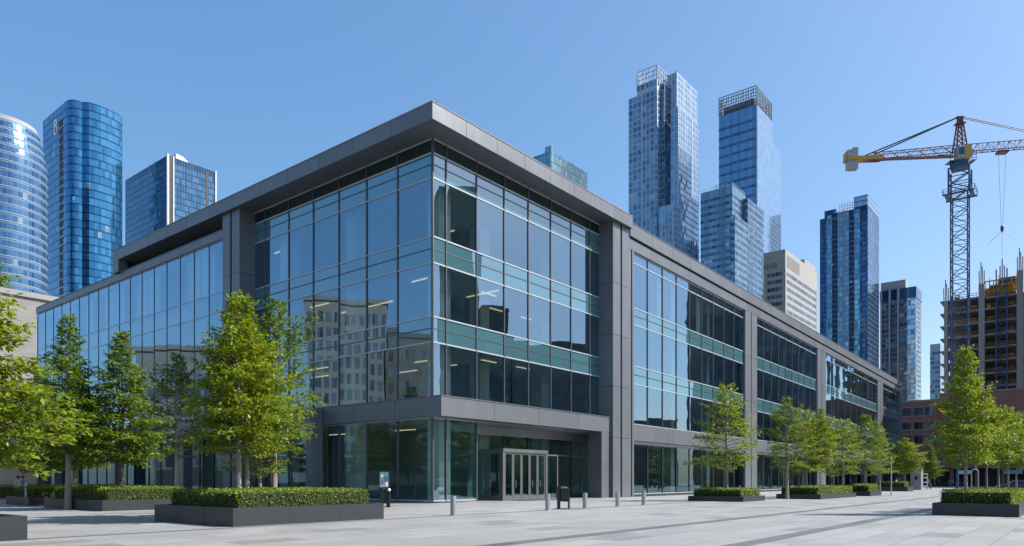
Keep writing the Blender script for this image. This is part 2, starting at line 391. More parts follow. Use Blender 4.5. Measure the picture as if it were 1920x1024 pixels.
# lobby glass
RS=cR[2]; RE=FR.s(1109.5,-2.7); RD=-2.75
lr=[0,cR[1],cR[2]]
for a0,a1 in zip(lr,lr[1:]): pane(FR,a0,a1,.18,Z['can0'],0,'glass_low')
grid('lobby_frame',FR,lr,[.15,Z['can0']-.05],0)
for a0,a1 in zip(cL,cL[1:]): pane(FL,a0,a1,.18,Z['can0'],0,'glass_low')
grid('lobby_frame',FL,cL,[.15,Z['can0']-.05],0)
# recessed entrance glass
rc=[FR.s(p,RD) for p in (880,944,990,1033,1070)]+[RE]
for a0,a1 in zip(rc,rc[1:]):
    pane(FR,a0,a1,3.6,5.0,RD,'glass_low'); pane(FR,a0,a1,.18,3.6,RD,'glass_low')
grid('lobby_frame',FR,rc,[.15,3.6,4.98],RD)
FC=Frame(tuple(FR.pt(RS,0,0)[:2]),uL,nL)              # left cheek of the recess
pane(FC,0,2.75,.18,Z['can0'],0,'glass_low'); grid('lobby_frame',FC,[0,2.75],[.15,5.4],0)
b=MB(); b.obox(FR,RS,RE+1.6,5.0,Z['can0'],RD-.3,RD+.12,2); b.obox(FR,RS+.05,RE+1.6,Z['can0']-.0,Z['can0']+.06,RD+.12,.0,2)
b.obox(FR,RE,RE+1.6,0,5.0,RD-.3,RD+.1,2)
b.build('entrance_soffit',[MT['clad'],MT['slot'],MT['soffit_low']],ob)
# entrance vestibule
V0,V1=FR.s(945),FR.s(1025); VZ=3.52
b=MB()
for a in (V0,V1): b.obox(FR,a-.11,a+.11,0,VZ,-.22,0)
b.obox(FR,V0-.11,V1+.11,VZ,VZ+.26,-.25,.03); b.obox(FR,V0-.11,V0+.11,VZ,VZ+.26,RD,-.25); b.obox(FR,V1-.11,V1+.11,VZ,VZ+.26,RD,-.25)
b.obox(FR,V0+.11,V1-.11,VZ+.1,VZ+.2,RD,-.25)
b.obox(FR,V0-.05,V0+.05,0,VZ,RD*.52-.08,RD*.52+.08)
b.obox(FR,V0+.1,V1-.1,.0,.03,RD,-.02)
b.build('entrance_vestibule',MT['doorframe'],ob,bevel=.01)
def door(F,a0,a1,z1,d,hside):
    b=MB(); t=.11
    b.obox(F,a0,a0+t,.04,z1,d-.06,d); b.obox(F,a1-t,a1,.04,z1,d-.06,d)
    b.obox(F,a0+t,a1-t,.04,.34,d-.06,d); b.obox(F,a0+t,a1-t,z1-.14,z1,d-.06,d)
    o=b.build('door',MT['doorframe'],ob,merge=False)
    q=MB(); q.quad(F,a0+t,a1-t,.34,z1-.14,d-.03); q.build('pane',MT['glass_low'],o,recalc=False)
    h=MB(); ha=a0+.2 if hside<0 else a1-.2
    h.tube(F.pt(ha,.95,d+.09),F.pt(ha,1.5,d+.09),.022,n=8); h.tube(F.pt(ha,1.02,d),F.pt(ha,1.02,d+.09),.014,n=6); h.tube(F.pt(ha,1.43,d),F.pt(ha,1.43,d+.09),.014,n=6)
    h.build('handle',MT['steel'],o,merge=False)
dv=[V0+.11+(V1-V0-.22)*k/5 for k in range(6)]
for k in range(5): door(FR,dv[k]+.02,dv[k+1]-.02,VZ,-.05,(1,-1,1,-1,-1)[k])
FV=Frame(tuple(FR.pt(V0-.08,0,-.25)[:2]),uL,nL)
door(FV,.05,1.12,VZ,0,1); door(FV,1.35,2.42,VZ,0,-1)
b=MB(); F2=Frame(tuple(FR.pt(V1+.12,0,.0)[:2]),nL,nR)
fa=FR.s(1046); b.obox(FR,fa-.06,fa+.06,0,VZ-.02,-.14,-.02); b.obox(FR,V1+.11,fa-.06,VZ-.14,VZ-.02,-.12,-.04); b.build('glass_screen',MT['doorframe'],ob)
pane(FR,V1+.11,fa-.06,.1,VZ-.14,-.08,'glass_low')

# roof: L-shaped overhang with fascia panels
b=MB()
rend=colR1
def rp(a,bb,z): # plan point: a along right face, bb along left face
    return Vector((C0[0]+uR[0]*a+uL[0]*bb, C0[1]+uR[1]*a+uL[1]*bb, z))
def slab(mb,a0,a1,b0,b1,z0,z1,mi=0):
    return mb.hexa([rp(a0,b0,z0),rp(a1,b0,z0),rp(a1,b1,z0),rp(a0,b1,z0),rp(a0,b0,z1),rp(a1,b0,z1),rp(a1,b1,z1),rp(a0,b1,z1)],mi)
slab(b,-OV+.06,rend,-OV+.06,24,Z['sof']+.02,Z['top']-.06,2)
slab(b,-OV+.06,13,24,LEND-.05,Z['sof']+.02,Z['top']-.06,2)
panels(b,FR,-OV,rend,Z['sof'],Z['top'],OV-.06,OV,3.1)
panels(b,FL,-OV,LEND,Z['sof'],Z['top'],OV-.06,OV,3.9)
b.obox(FR,-OV-.03,rend,Z['top']+.003,Z['top']+.07,OV-.3,OV+.03,3); b.obox(FL,-OV+.3,LEND,Z['top']+.003,Z['top']+.07,OV-.3,OV+.03,3)
b.obox(FR,rend-.05,rend,Z['sof'],Z['top'],-8,OV-.06,0)
b.build('roof_slab',CL,ob,merge=False)
b=MB(); b.tube(rp(-.6,-1.0,Z['top']),rp(-.6,-1.0,Z['top']+.75),.025,n=6); b.tube(rp(-.6,-1.0,Z['top']),rp(-.6,-1.0,Z['top']+.2),.06,n=8); b.build('roof_antenna',MT['black'],ob,merge=False)
# left terrace void: end leg, parapet, set-back wall
b=MB()
slab(b,-OV,-OV+.9,LEND-1.2,LEND,22.3,Z['sof'],0); slab(b,-OV+.2,13,LEND-.9,LEND-.2,22.3,Z['sof'],1)
b.build('terrace_end_wall',CL,ob,merge=False)
b=MB(); slab(b,5.5,6,26,LEND,21.9,Z['sof'],0)
for k in range(12): slab(b,5.42,5.5,28+k*3,28.15+k*3,21.9,Z['sof'],1)
b.build('terrace_wall',[MT['dark_glass'],MT['mull_v']],ob,merge=False)

# frame columns beside the corner volume
def fcol(F,a0,a1,d1):
    b=MB(); m=(a0+a1)/2; w=.30
    for z0,z1 in ((0,5.1),(5.1,9.5),(9.5,13.9),(13.9,18.3),(18.3,Z['sof'])):
        b.obox(F,a0,m-w/2,z0+.015,z1-.015,-.4,d1,0); b.obox(F,m+w/2,a1,z0+.015,z1-.015,-.4,d1,0)
    b.obox(F,a0+.05,a1-.05,0,Z['sof'],-.38,d1-.7,1)
    return b.build('frame_column',CL,ob,merge=False)
fcol(FR,colR0,colR1,1.4); fcol(FL,colL0,colL1,1.4)

# entrance canopy band and its pillars
CRd,CLd=1.15,.38
cre=FR.s(1147.5,CRd)
b=MB()
slab(b,-CLd+.05,cre-.03,-CRd+.05,.0,Z['can0']+.02,Z['can1']-.02,2)
slab(b,-CLd+.05,0,.0,colL0,Z['can0']+.02,Z['can1']-.02,2)
panels(b,FR,-CLd,cre,Z['can0'],Z['can1'],CRd-.05,CRd,4.6)
panels(b,FL,-CRd,colL0,Z['can0'],Z['can1'],CLd-.05,CLd,4.6)
b.obox(FR,cre-.05,cre-.002,Z['can0'],Z['can1'],-.0,CRd-.05,0)
b.obox(FR,-CLd-.04,cre+.02,Z['can1']+.003,Z['can1']+.06,.05,CRd+.04,2); b.obox(FL,.05,colL0,Z['can1']+.003,Z['can1']+.06,.05,CLd+.04,2)
b.build('entrance_canopy',CL,ob,merge=False)
b=MB(); b.obox(FR,FR.s(1000,.5),FR.s(1060,.5),Z['can0']-.05,Z['can0']-.005,.35,.5); b.build('soffit_bar',MT['mull_h'],ob)  # pale metal bar under the canopy soffit
b=MB(); p0=FR.s(1128.5,CRd); b.obox(FR,p0,cre-.02,0,Z['can0'],CRd-1.35,CRd-.02); b.build('canopy_pillar',MT['clad'],ob,bevel=.015)
b=MB(); q0=FL.s(582,1.5); b.obox(FL,q0,q0+.55,0,6.72,.44,1.5); b.build('canopy_pillar',MT['clad'],ob,bevel=.015)

# left wing (along uL beyond the column)
WD=1.2
n=17; wl=[colL1+(WL_END-colL1)*k/n for k in range(n+1)]
wrows=[(6.9,10.38,'p'),(10.38,12.02,'s'),(12.02,15.6,'p'),(15.6,17.25,'s'),(17.25,21.6,'p')]
for a0,a1 in zip(wl,wl[1:]):
    for z0,z1,k in wrows: pane(FL,a0,a1,z0,z1,WD,'glass_wing')
    pane(FL,a0,a1,.18,5.6,-.6,'glass_low')
grid('curtain_wall_frame',FL,wl,[6.9,10.38,12.02,15.6,17.25,21.6],WD,.05,.07,.04)
grid('lobby_frame',FL,wl,[.15,5.5],-.6)
b=MB(); panels(b,FL,colL1,WL_END,21.62,22.3,WD-.05,WD+.2,3.5); b.obox(FL,colL1,WL_END,22.303,22.36,WD-.4,WD+.24,2); b.build('parapet',CL,ob,merge=False)
b=MB(); panels(b,FL,colL1,WL_END,5.6,6.88,WD-.05,WD+.15,3.5); b.obox(FL,colL1,WL_END,5.5,5.62,-.6,WD-.05,2); b.build('fascia_band',CL,ob,merge=False)
for px in (213,340,427,100):
    a=FL.s(px,.9); b=MB(); b.obox(FL,a-.45,a+.45,0,5.5,.1,.95); b.build('ground_column',MT['clad'],ob,bevel=.015)
b=MB(); slab(b,-WD+.4,16,colL1,WL_END,21.7,22.0,0); b.build('roof_deck',MT['roof'],ob)
b=MB(); slab(b,-WD,16,WL_END-.05,WL_END+.25,0,22.3,0); b.build('end_wall',MT['clad'],ob)

# right wing (own slight bend)
uW=nrm2((1040/FPX,1.0)); nW=(uW[1],-uW[0])
PW=FR.pt(colR1,0,1.38); FW=Frame((PW.x,PW.y),uW,nW)
GD=-.28
bays=[(1183.4,1397.5,9),(1419.5,1533,9),(1548.5,1646,9),(1655.5,1688,8)]
W_END=FW.s(1690.5)
wz=dict(sill0=5.0,sill1=6.5,top=21.85)
wr=[(6.5,10.1,'p'),(10.1,11.7,'s'),(11.7,15.4,'p'),(15.4,16.9,'s'),(16.9,20.9,'p'),(20.9,21.85,'s2')]
bs=[]
for (x0,x1,nn) in bays:
    a0,a1=FW.s(x0,GD if x0<1200 else 0),FW.s(x1); bs.append((a0,a1))
    cc=[a0+(a1-a0)*k/nn for k in range(nn+1)]
    for p,q in zip(cc,cc[1:]):
        for z0,z1,k in wr:
            if k=='p': pane(FW,p,q,z0,z1,GD,'glass_wing')
            elif k=='s': span(FW,p,q,z0,z1,GD,'spandrel')
            else: pane(FW,p,q,z0,z1,GD,'glass_wing')
        pane(FW,p,q,.3,4.75,GD,'glass_low')
    grid('curtain_wall_frame',FW,cc,[r[0] for r in wr]+[21.8],GD)
    grid('lobby_frame',FW,cc,[.25,4.72],GD)
    b=MB(); panels(b,FW,a0-.02,a1+.02,wz['sill0'],6.45,GD-.2,-.02,4.); b.obox(FW,a0,a1,4.78,4.98,GD-.2,-.1,0); b.obox(FW,a0,a1,0,.2,GD-.1,-.06,1); b.build('fascia_band',CL,ob,merge=False)
    b=MB(); 
    for z0,z1,k in wr:
        if k=='s': b.obox(FW,a0,a1,z0+.8,z0+.87,GD+.004,GD+.025)
    b.build('spandrel_rail',MT['mull_v'],ob,merge=False)
def pil(a0,a1):
    b=MB(); m=(a0+a1)/2
    for z0,z1 in ((0,5.5),(5.5,11),(11,16.4),(16.4,21.8)):
        b.obox(FW,a0,m-.12,z0+.012,z1-.012,GD-.3,0,0); b.obox(FW,m+.12,a1,z0+.012,z1-.012,GD-.3,0,0)
    b.obox(FW,a0+.03,a1-.03,0,21.8,GD-.28,-.2,1); b.build('pilaster',CL,ob,merge=False)
pil(.0,bs[0][0])
for k in range(3): pil(bs[k][1],bs[k+1][0])
pil(bs[3][1],W_END)
b=MB()
panels(b,FW,0,W_END,21.86,22.75,GD-.3,-.04,4.2); b.obox(FW,0,W_END,22.74,22.95,GD-.3,-.15,1)
panels(b,FW,0,W_END,22.95,24.1,GD-.3,.12,4.2); b.obox(FW,0,W_END,24.103,24.17,GD-.4,.16,2)
b.build('parapet',CL,ob,merge=False)
b=MB(); b.obox(FW,0,W_END,22.9,23.2,-22,GD-.3,0); b.build('roof_deck',MT['roof'],ob)
b=MB(); b.obox(FW,W_END-.3,W_END,0,24.05,-22,GD-.3,0); b.build('end_wall',MT['clad'],ob)
b=MB(); r0=FW.s(1597,-.9)
for k in range(46):
    a=r0+(W_END-r0-1)*k/45; b.tube(FW.pt(a,23.2,-.9),FW.pt(a,25.0,-.9),.03,n=5)
for z in (24.45,24.7,25.0): b.tube(FW.pt(r0,z,-.9),FW.pt(W_END-1,z,-.9),.03,n=5)
b.build('roof_railing',MT['mull_v'],ob,merge=False)

# interior: slabs, ceilings, core, columns, light strips
for z0,z1 in ((5.7,6.7),(10.55,11.85),(15.65,17.0),(21.1,23.4)):
    b=MB(); slab(b,.25,24,.25,26,z0+.02,z1,0); slab(b,.25,24,.25,26,z0,z0+.02,1)
    b.build('floor_slab',[MT['slab'],MT['ceiling']],ob,merge=False)
    b=MB(); zt=min(z1,21.55); slab(b,-WD+.25,14,26.05,WL_END-.3,z0+.02,zt,0); slab(b,-WD+.25,14,26.05,WL_END-.3,z0,z0+.02,1)
    b.build('floor_slab',[MT['slab'],MT['ceiling']],ob,merge=False)
for z0,z1 in ((5.1,6.35),(10.25,11.55),(15.5,16.8),(21.2,22.8)):
    b=MB(); b.obox(FW,.3,W_END-.4,z0+.02,z1,-18,GD-.32,0); b.obox(FW,.3,W_END-.4,z0,z0+.02,-18,GD-.32,1)
    b.build('floor_slab',[MT['slab'],MT['ceiling']],ob,merge=False)
b=MB(); slab(b,10,24,10,26,0,23.4); b.build('core_wall',MT['core'],ob)
b=MB(); slab(b,12,14,26.1,WL_END-.3,0,21.6); b.build('core_wall',MT['core'],ob)
b=MB(); b.obox(FW,.4,W_END-.5,0,22.8,-18.2,-12); b.build('core_wall',MT['core'],ob)
for a,bb in ((2.2,1.6),(9.5,4.4),(17.5,4.4),(1.5,9.5),(1.5,18)):
    b=MB(); slab(b,a-.55,a+.55,bb-.55,bb+.55,0,23.3); b.build('interior_column',MT['intwall'],ob)
for k in range(9):
    a=3+k*9.2
    b=MB(); b.obox(FW,a-.4,a+.4,0,22.8,-2.4,-1.6); b.build('interior_column',MT['intwall'],ob)
rl=random.Random(4)
def strip(P,Q): 
    b=MB(); b.bar(P,Q,.10,.05); b.build('ceiling_light',MT['lamp'],ob)
for zc in (5.64,10.49,15.59,21.04):
    for dep in (2.6,5.4,8.2):
        for k in range(5):
            if rl.random()<.58: continue
            s0=1.6+k*4.2+rl.uniform(-.3,.3); L=rl.choice((1.6,2.4,3.2))
            strip(rp(dep,s0,zc),rp(dep,s0+L,zc))
        if dep<8:
            for k in range(4):
                if rl.random()<.8 or zc>20 : continue
                s0=3.5+k*4.2; strip(rp(s0,dep,zc),rp(s0+1.7,dep,zc))
# blinds drawn behind some of the upper windows of the left wing and the right wing
for k in (1,2,5,6,8,9,11,13,14):
    b=MB(); b.obox(FL,wl[k]+.12,wl[k+1]-.12,17.4,21.5,WD-.62,WD-.58); b.build('roller_blind',MT['ceiling'],ob)
for k in (2,3,5):
    a0=bs[0][0]+(bs[0][1]-bs[0][0])*k/9
    b=MB(); b.obox(FW,a0+.3,a0+1.6,16.95,21.1,GD-.75,GD-.7); b.build('roller_blind',MT['ceiling'],ob)
# furniture silhouettes behind the glass: desks
for fl in (6.72,11.87,17.02):
    for k in range(5):
        b=MB(); s0=2.5+k*4; 
        slab(b,3.2,4.8,s0,s0+1.8,fl+.70,fl+.75); 
        for (x,y) in ((3.25,.05),(4.7,.05),(3.25,1.7),(4.7,1.7)): slab(b,x,x+.06,s0+y,s0+y+.06,fl,fl+.70)
        slab(b,3.95,4.0,s0+.5,s0+1.1,fl+.85,fl+1.2); slab(b,3.96,3.99,s0+.77,s0+.83,fl+.75,fl+.85)
        b.build('desk',MT['slab'],ob,merge=False)

def emit(items,name,limit=96):
    cam=Vector((0,0,1.5))
    def size(it):
        F,a0,a1,z0,z1,d,m=it; c=F.pt((a0+a1)/2,(z0+z1)/2,d); v=c-cam
        fac=abs(v.x*F.n[0]+v.y*F.n[1])/v.length
        return -abs(a1-a0)*(z1-z0)*fac/v.length_squared
    items.sort(key=size)
    for it in items[:limit]:
        b=MB(); b.quad(*it[:6]); b.build(name,MT[it[6]],ob,recalc=False,merge=False)
    rest={}
    for it in items[limit:]: rest.setdefault(it[6],[]).append(it)
    keys=list(rest); b=MB()
    for i,k in enumerate(keys):
        for it in rest[k]: b.quad(*it[:6],i)
    if keys: tag(b.build(name,[MT[k] for k in keys],ob,recalc=False,merge=False),kind='stuff')
emit(PANES,'window_pane'); emit(SPANS,'spandrel_panel')

# ------------------------------------------------------------------ background towers
def plan(xl,xc,xr,Y):
    C=((xc-960)/FPX*Y,Y); a=along(C,uL,xl); bb=along(C,uR,xr)
    return C,a,bb
def rect(C,a,bb,a0=0.,b0=0.):
    f=lambda s,t:(C[0]+uR[0]*s+uL[0]*t, C[1]+uR[1]*s+uL[1]*t)
    return [f(b0,a0),f(bb,a0),f(bb,a),f(b0,a)]
def rounded(poly,rads,seg=8):
    out=[]; n=len(poly)
    for i,(p,r) in enumerate(zip(poly,rads)):
        if not r: out.append(p); continue
        P=Vector(p).to_2d(); A=(Vector(poly[i-1]).to_2d()-P).normalized(); B=(Vector(poly[(i+1)%n]).to_2d()-P).normalized()
        for k in range(seg+1):
            t=k/seg; q=(P+A*r)*(1-t)**2+P*2*t*(1-t)+(P+B*r)*t*t; out.append((q.x,q.y))
    return out
def offset(poly,d):
    out=[]; n=len(poly)
    for i in range(n):
        a,p,q=poly[i-1],poly[i],poly[(i+1)%n]
        n1=nrm2((p[1]-a[1],a[0]-p[0])); n2=nrm2((q[1]-p[1],p[0]-q[0])); k=1+n1[0]*n2[0]+n1[1]*n2[1]
        out.append((p[0]+(n1[0]+n2[0])*d/k,p[1]+(n1[1]+n2[1])*d/k))
    return out
def volume(root,poly,z0,z1,body,glass=None,pitch=3.5,bh=2.4,zv=0.,out=.06,bname='window_band',top=None,bodyname='tower_body',skip_top=0.):
    """a shaft with one proud ring of glazing per storey"""
    b=MB(); b.prism(poly,z0,z1,0,1); b.build(bodyname,[body,top or MT['roof']],root,merge=False,recalc=False)
    if glass:
        zs=[]; z=z1-.5-skip_top-bh
        while z>max(z0,zv): zs.append(z); z-=pitch
        b=MB(); b.prism(offset(poly,out),zs[0],zs[0]+bh,0,cap=True)
        f=b.build(bname,glass,root,merge=False,recalc=False)
        for q in zs[1:]:
            c=f.copy(); col.objects.link(c); c.parent=root; c.location=(f.location.x,f.location.y,f.location.z+q-zs[0])
def lattice_wall(mb,p0,p1,z0,z1,nv,nh,r=.25,cross=True):
    p0,p1=Vector((*p0,0)),Vector((*p1,0))
    for k in range(nv+1):
        q=p0.lerp(p1,k/nv); mb.bar((q.x,q.y,z0),(q.x,q.y,z1),r)
    for k in range(nh+1):
        z=z0+(z1-z0)*k/nh; mb.bar((p0.x,p0.y,z),(p1.x,p1.y,z),r*.8)
    if cross:
        for k in range(0,nv-1,2):
            a,c=p0.lerp(p1,k/nv),p0.lerp(p1,(k+2)/nv); mb.bar((a.x,a.y,z0),(c.x,c.y,z1),r*.5)
def TG(n,ca,cb,**k): return towerglass(n,ca,cb,**k)
GT='glass towers of the skyline'

# curved tower at the left edge
Y=270.; cx=(3-960)/FPX*Y; rr=73/FPX*Y
t=thing('curved_tower','round glass tower with white ring at every storey, tapering near its top','tower',(cx,Y,0),GT)
b1=TG('curved_glass',(.05,.135,.26),(.11,.235,.39),w=1.6,mull=.10,mc=(.08,.15,.25),rough=.16,h=3.15,hl=1.0,jit=.025,blind=.02)
zt=zat(228,Y)*.975; circ=lambda r:[(cx+r*math.cos(2*math.pi*k/56),Y+r*math.sin(2*math.pi*k/56)) for k in range(56)]
def crad(z):
    f=max(0,(z-zat(330,Y))/(zt-zat(330,Y))); return rr*(1-.19*f**1.7)
b=MB(); zz=[0]+[zat(330,Y)+(zt-zat(330,Y))*k/10 for k in range(11)]
for q0,q1 in zip(zz,zz[1:]): b.prism(circ(crad(q0)),q0,q1,0,cap=False,poly2=circ(crad(q1)))
b.face([(p[0],p[1],zt) for p in circ(crad(zt))],1); b.build('tower_body',[b1,MT['roof']],t,recalc=False,merge=False)
bw=simple('white_spandrel',(.40,.44,.48),.5)
f=None; z=zt-.3
ring=MB(); 
while z>55:
    if f is None:
        rg=MB(); rg.prism(offset(circ(10),.10),0,.22); 
        for v in rg.v: v.x-=cx; v.y-=Y
        for v in rg.v: v.x+=cx; v.y+=Y
        f=rg.build('storey_ring',simple('ring_grey',(.26,.31,.37),.5),t,recalc=False,merge=False); c=f
    else:
        c=f.copy(); col.objects.link(c); c.parent=t
    c.location=(0,0,z); s=crad(z)/10; c.scale=(s,s,1); z-=3.15
b=MB(); b.prism(circ(crad(zt)-.6),zt,zt+1.6,0); b.build('parapet',MT['cw'],t,recalc=False)

# rounded deep blue tower with sign
Y=300.; C,a,bb=plan(79,132,233,Y); zt=zat(183,Y)
poly=rect(C,a,bb)
# right face bulges outward
P0,P1,P2,P3=poly
bul=[]
for k in range(1,10):
    s=k/10; d=3.0*math.sin(math.pi*s); bul.append((P0[0]+(P1[0]-P0[0])*s+nR[0]*d*.9,P0[1]+(P1[1]-P0[1])*s+nR[1]*d*.9))
full=rounded([P0]+[P1,P2,P3],[4.5,3,3,1.5],8)
i1=9; full=full[:i1]+[q for q in bul if True][2:]+full[i1:]
bd=TG('deep_blue_spandrel',(.012,.06,.13),(.02,.09,.19),w=1.5,mull=.06,mc=(.015,.03,.06),jit=.02,metal=.55)
bg=TG('deep_blue_glass',(.028,.155,.31),(.07,.28,.48),w=1.5,mull=.10,mc=(.02,.05,.11),jit=.03,blind=.012)
t=thing('blue_tower','tall deep blue glass tower with rounded corner and white emblem near its top','tower',(C[0],C[1],0),GT)
volume(t,full,0,zt,bd,bg,pitch=3.35,bh=2.75,zv=60,out=.08)
F3=Frame(C,uL,nL)
b=MB(); 
for z in range(28): b.obox(F3,along(C,uL,118.5),along(C,uL,112),zt-9-z*3.6,zt-9-z*3.6+2.7,-1.,.16)
b.build('recess_strip',MT['slot'],t,merge=False)
lx=along(C,uL,105.5); lz=zat(231,Y+6); b=MB(); u=.11
def lbar(x0,x1,y0,y1): b.obox(F3,lx-x0,lx-x1,lz+y0,lz+y1,.1,.45)
lbar(-1.5,-.9,-3.2,3.4); lbar(-.9,1.2,-3.2,-2.6)
def larc(cxx,cyy,r,w,t0,t1,n=14):
    for k in range(n):
        q0,q1=R(t0+(t1-t0)*k/n),R(t0+(t1-t0)*(k+1)/n)
        pts=[]
        for d in (.1,.45):
            for (rad,q) in ((r,q0),(r+w,q0),(r+w,q1),(r,q1)): pts.append(F3.pt(lx-(cxx+rad*math.cos(q)),lz+cyy+rad*1.15*math.sin(q),d))
        b.hexa(pts)
larc(.5,1.5,.75,.55,0,360); larc(.75,-1.4,.8,.55,-110,80); lbar(-.9,1.2,2.95,3.4); lbar(1.05,1.6,-2.6,-2.0)
b.build('emblem_sign',MT['white'],t,merge=False)

# boxy blue tower with white edges
Y=320.; C,a,bb=plan(235,314,404,Y); zt=zat(291,Y)
t=thing('blue_tower','boxy blue glass tower with white edge trims and a white wedge on its roof','tower',(C[0],C[1],0),GT)
bd=TG('steel_blue_spandrel',(.03,.07,.14),(.05,.10,.19),w=1.3,mull=.08,mc=(.05,.09,.14),jit=.03,metal=.5)
bg=TG('steel_blue_glass',(.045,.14,.235),(.11,.255,.375),w=1.3,mull=.14,mc=(.05,.09,.15),jit=.035)
volume(t,rect(C,a,bb),0,zt,bd,bg,pitch=2.9,bh=2.3,zv=80,out=.06,skip_top=2.5)
F3=Frame(C,uR,nR); F4=Frame(C,uL,nL)
b=MB(); b.obox(F3,-.35,.55,60,zt+.6,-.5,.5); b.build('edge_trim',bw,t)
b=MB(); q=F3.s(325); b.obox(F3,q-.3,q+.3,60,zt+.3,-.3,.4); b.build('edge_trim',bw,t)
b=MB(); b.obox(F3,bb-.35,bb+.35,60,zt+.3,-.3,.5); b.build('edge_trim',bw,t)
b=MB(); b.obox(F3,.6,q-.3,60,zt+.1,-.3,.16); b.build('recess_strip',MT['slot'],t)
b=MB(); q=F3.s(388); b.obox(F3,q-.6,q+.6,60,zt-1.5,-.3,.16); 
b.build('recess_strip',MT['slot'],t)
q0,q1=F3.s(330,-3),F3.s(362,-3); b=MB()
b.hexa([F3.pt(q0,zt,-3),F3.pt(q1,zt,-3),F3.pt(q1,zt,-8),F3.pt(q0,zt,-8),F3.pt(q0+.5,zt+3.9,-4),F3.pt(q0+3.5,zt+3.6,-4),F3.pt(q0+3.5,zt+3.6,-7),F3.pt(q0+.5,zt+3.9,-7)]); b.build('roof_wedge',bw,t)
b=MB()
for k in range(7):
    q=F4.s(240+k*10,-1); b.tube(F4.pt(q,zt,-1),F4.pt(q,zt+.9+.5*(k%3),-1),.08,n=5)
b.build('roof_mast',MT['black'],t,merge=False)

# teal tower peeping over the roof
Y=330.; C,a,bb=plan(1000,1032,1103,Y); zt=zat(283,Y)
t=thing('teal_tower','small teal glass tower top peeping over the office roof','tower',(C[0],C[1],0),GT)
bd=TG('teal_spandrel',(.10,.22,.30),(.16,.32,.40),w=.9,mull=.08,mc=(.10,.17,.2),jit=.04,metal=.6)
bg=TG('teal_glass',(.14,.30,.38),(.28,.46,.52),w=.9,mull=.16,mc=(.12,.2,.24),jit=.05)
volume(t,rounded(rect(C,a,bb),[2,1.5,0,0],5),0,zt,bd,bg,pitch=3.4,bh=2.9,zv=110,out=.06,skip_top=1)
C2=(C[0]+.1,C[1]+.2); pl=rounded(rect(C2,3.2,2.6),[1.5,.8,0,0],5)
b=MB(); b.prism(pl,zt,zat(272,Y),0); b.build('corner_turret',bg,t,recalc=False)
F3=Frame(C,uR,nR); b=MB()
for px in (1032,1051,1074,1090): 
    q=F3.s(px,-1); b.tube(F3.pt(q,zt,-1),F3.pt(q,zt+1.3,-1),.15,n=5)
b.build('roof_mast',MT['black'],t,merge=False)

# tall stepped tower with a pale grid
Y=380.; t=None
C,a,bb=plan(1179,1232,1252,Y)
t=thing('stepped_tower','tallest pale gridded residential tower with stepped top and open crown','tower',(C[0],C[1],0),GT)
bd=TG('pale_grid',(.27,.34,.41),(.32,.39,.46),w=50.,mull=.1,mc=(.45,.5,.55),metal=.1,rough=.5,jit=.0)
bg=TG('pale_grid_glass',(.07,.16,.27),(.20,.34,.47),w=2.6,mull=.42,mc=(.34,.41,.48),jit=.05,wide=10.4,blind=.06)
volume(t,rect(C,a,bb+1),0,zat(166,Y),bd,bg,pitch=3.25,bh=2.45,zv=95,out=.1)
# upper crown block of the left shaft
ca=along(C,uL,1194); volume(t,rect(C,ca,bb,.15,.15),zat(166,Y),zat(147,Y),bd,bg,pitch=3.25,bh=2.45,out=.1,bodyname='crown_base')
b=MB(); q=rect(C,ca,bb,.2,.2); z0,z1=zat(147,Y),zat(121,Y)
for i in range(4): lattice_wall(b,q[i],q[(i+1)%4],z0,z1,6,3,.32,i==3)
b.build('crown_lattice',simple('pale_steel',(.27,.31,.36),.5,.3),t,merge=False)
# middle dark shaft
C2=((1246-960)/FPX*(Y+2),Y+2); a2=along(C2,uL,1238); b2=along(C2,uR,1268)
bg2=TG('shaft_glass',(.05,.12,.2),(.13,.25,.36),w=1.6,mull=.22,mc=(.3,.37,.43),jit=.05)
volume(t,rect(C2,a2,b2),0,zat(152,Y),bd,bg2,pitch=3.25,bh=2.7,zv=95,out=.1)
# right shaft, upper and front
C3=((1272-960)/FPX*(Y-4),Y-4); a3=along(C3,uL,1258); b3=along(C3,uR,1310)
bg3=TG('bright_grid_glass',(.12,.25,.38),(.23,.37,.50),w=2.1,mull=.34,mc=(.36,.44,.52),jit=.02,wide=8.4,blind=.08)
volume(t,rect(C3,a3,b3),0,zat(199,Y-4),bd,bg3,pitch=3.25,bh=2.5,zv=95,out=.1)
C4=((1269-960)/FPX*(Y+3),Y+3); a4=along(C4,uL,1252); b4=along(C4,uR,1307)
volume(t,rect(C4,a4,b4),zat(203,Y),zat(135,Y+3),bd,bg3,pitch=3.25,bh=2.5,out=.1)
C5=((1262-960)/FPX*(Y-9),Y-9); a5=along(C5,uL,1235); b5=along(C5,uR,1274)
volume(t,rect(C5,a5,b5),0,zat(382,Y-9),bd,bg3,pitch=3.25,bh=2.5,zv=70,out=.1)
P=rect(C3,a3,b3)[1]; C6=(P[0]-6,P[1]-6); a6=along(C6,uL,1297); b6=along(C6,uR,1311)
volume(t,rect(C6,3,4),0,zat(408,P[1]),bd,bg3,pitch=3.25,bh=2.5,zv=70,out=.1)
b=MB(); F3=Frame(C4,uR,nR); b.tube(F3.pt(1.2,zat(135,Y+3),-1),F3.pt(1.2,zat(129,Y+3),-1),.2,n=5); b.build('roof_mast',MT['black'],t)

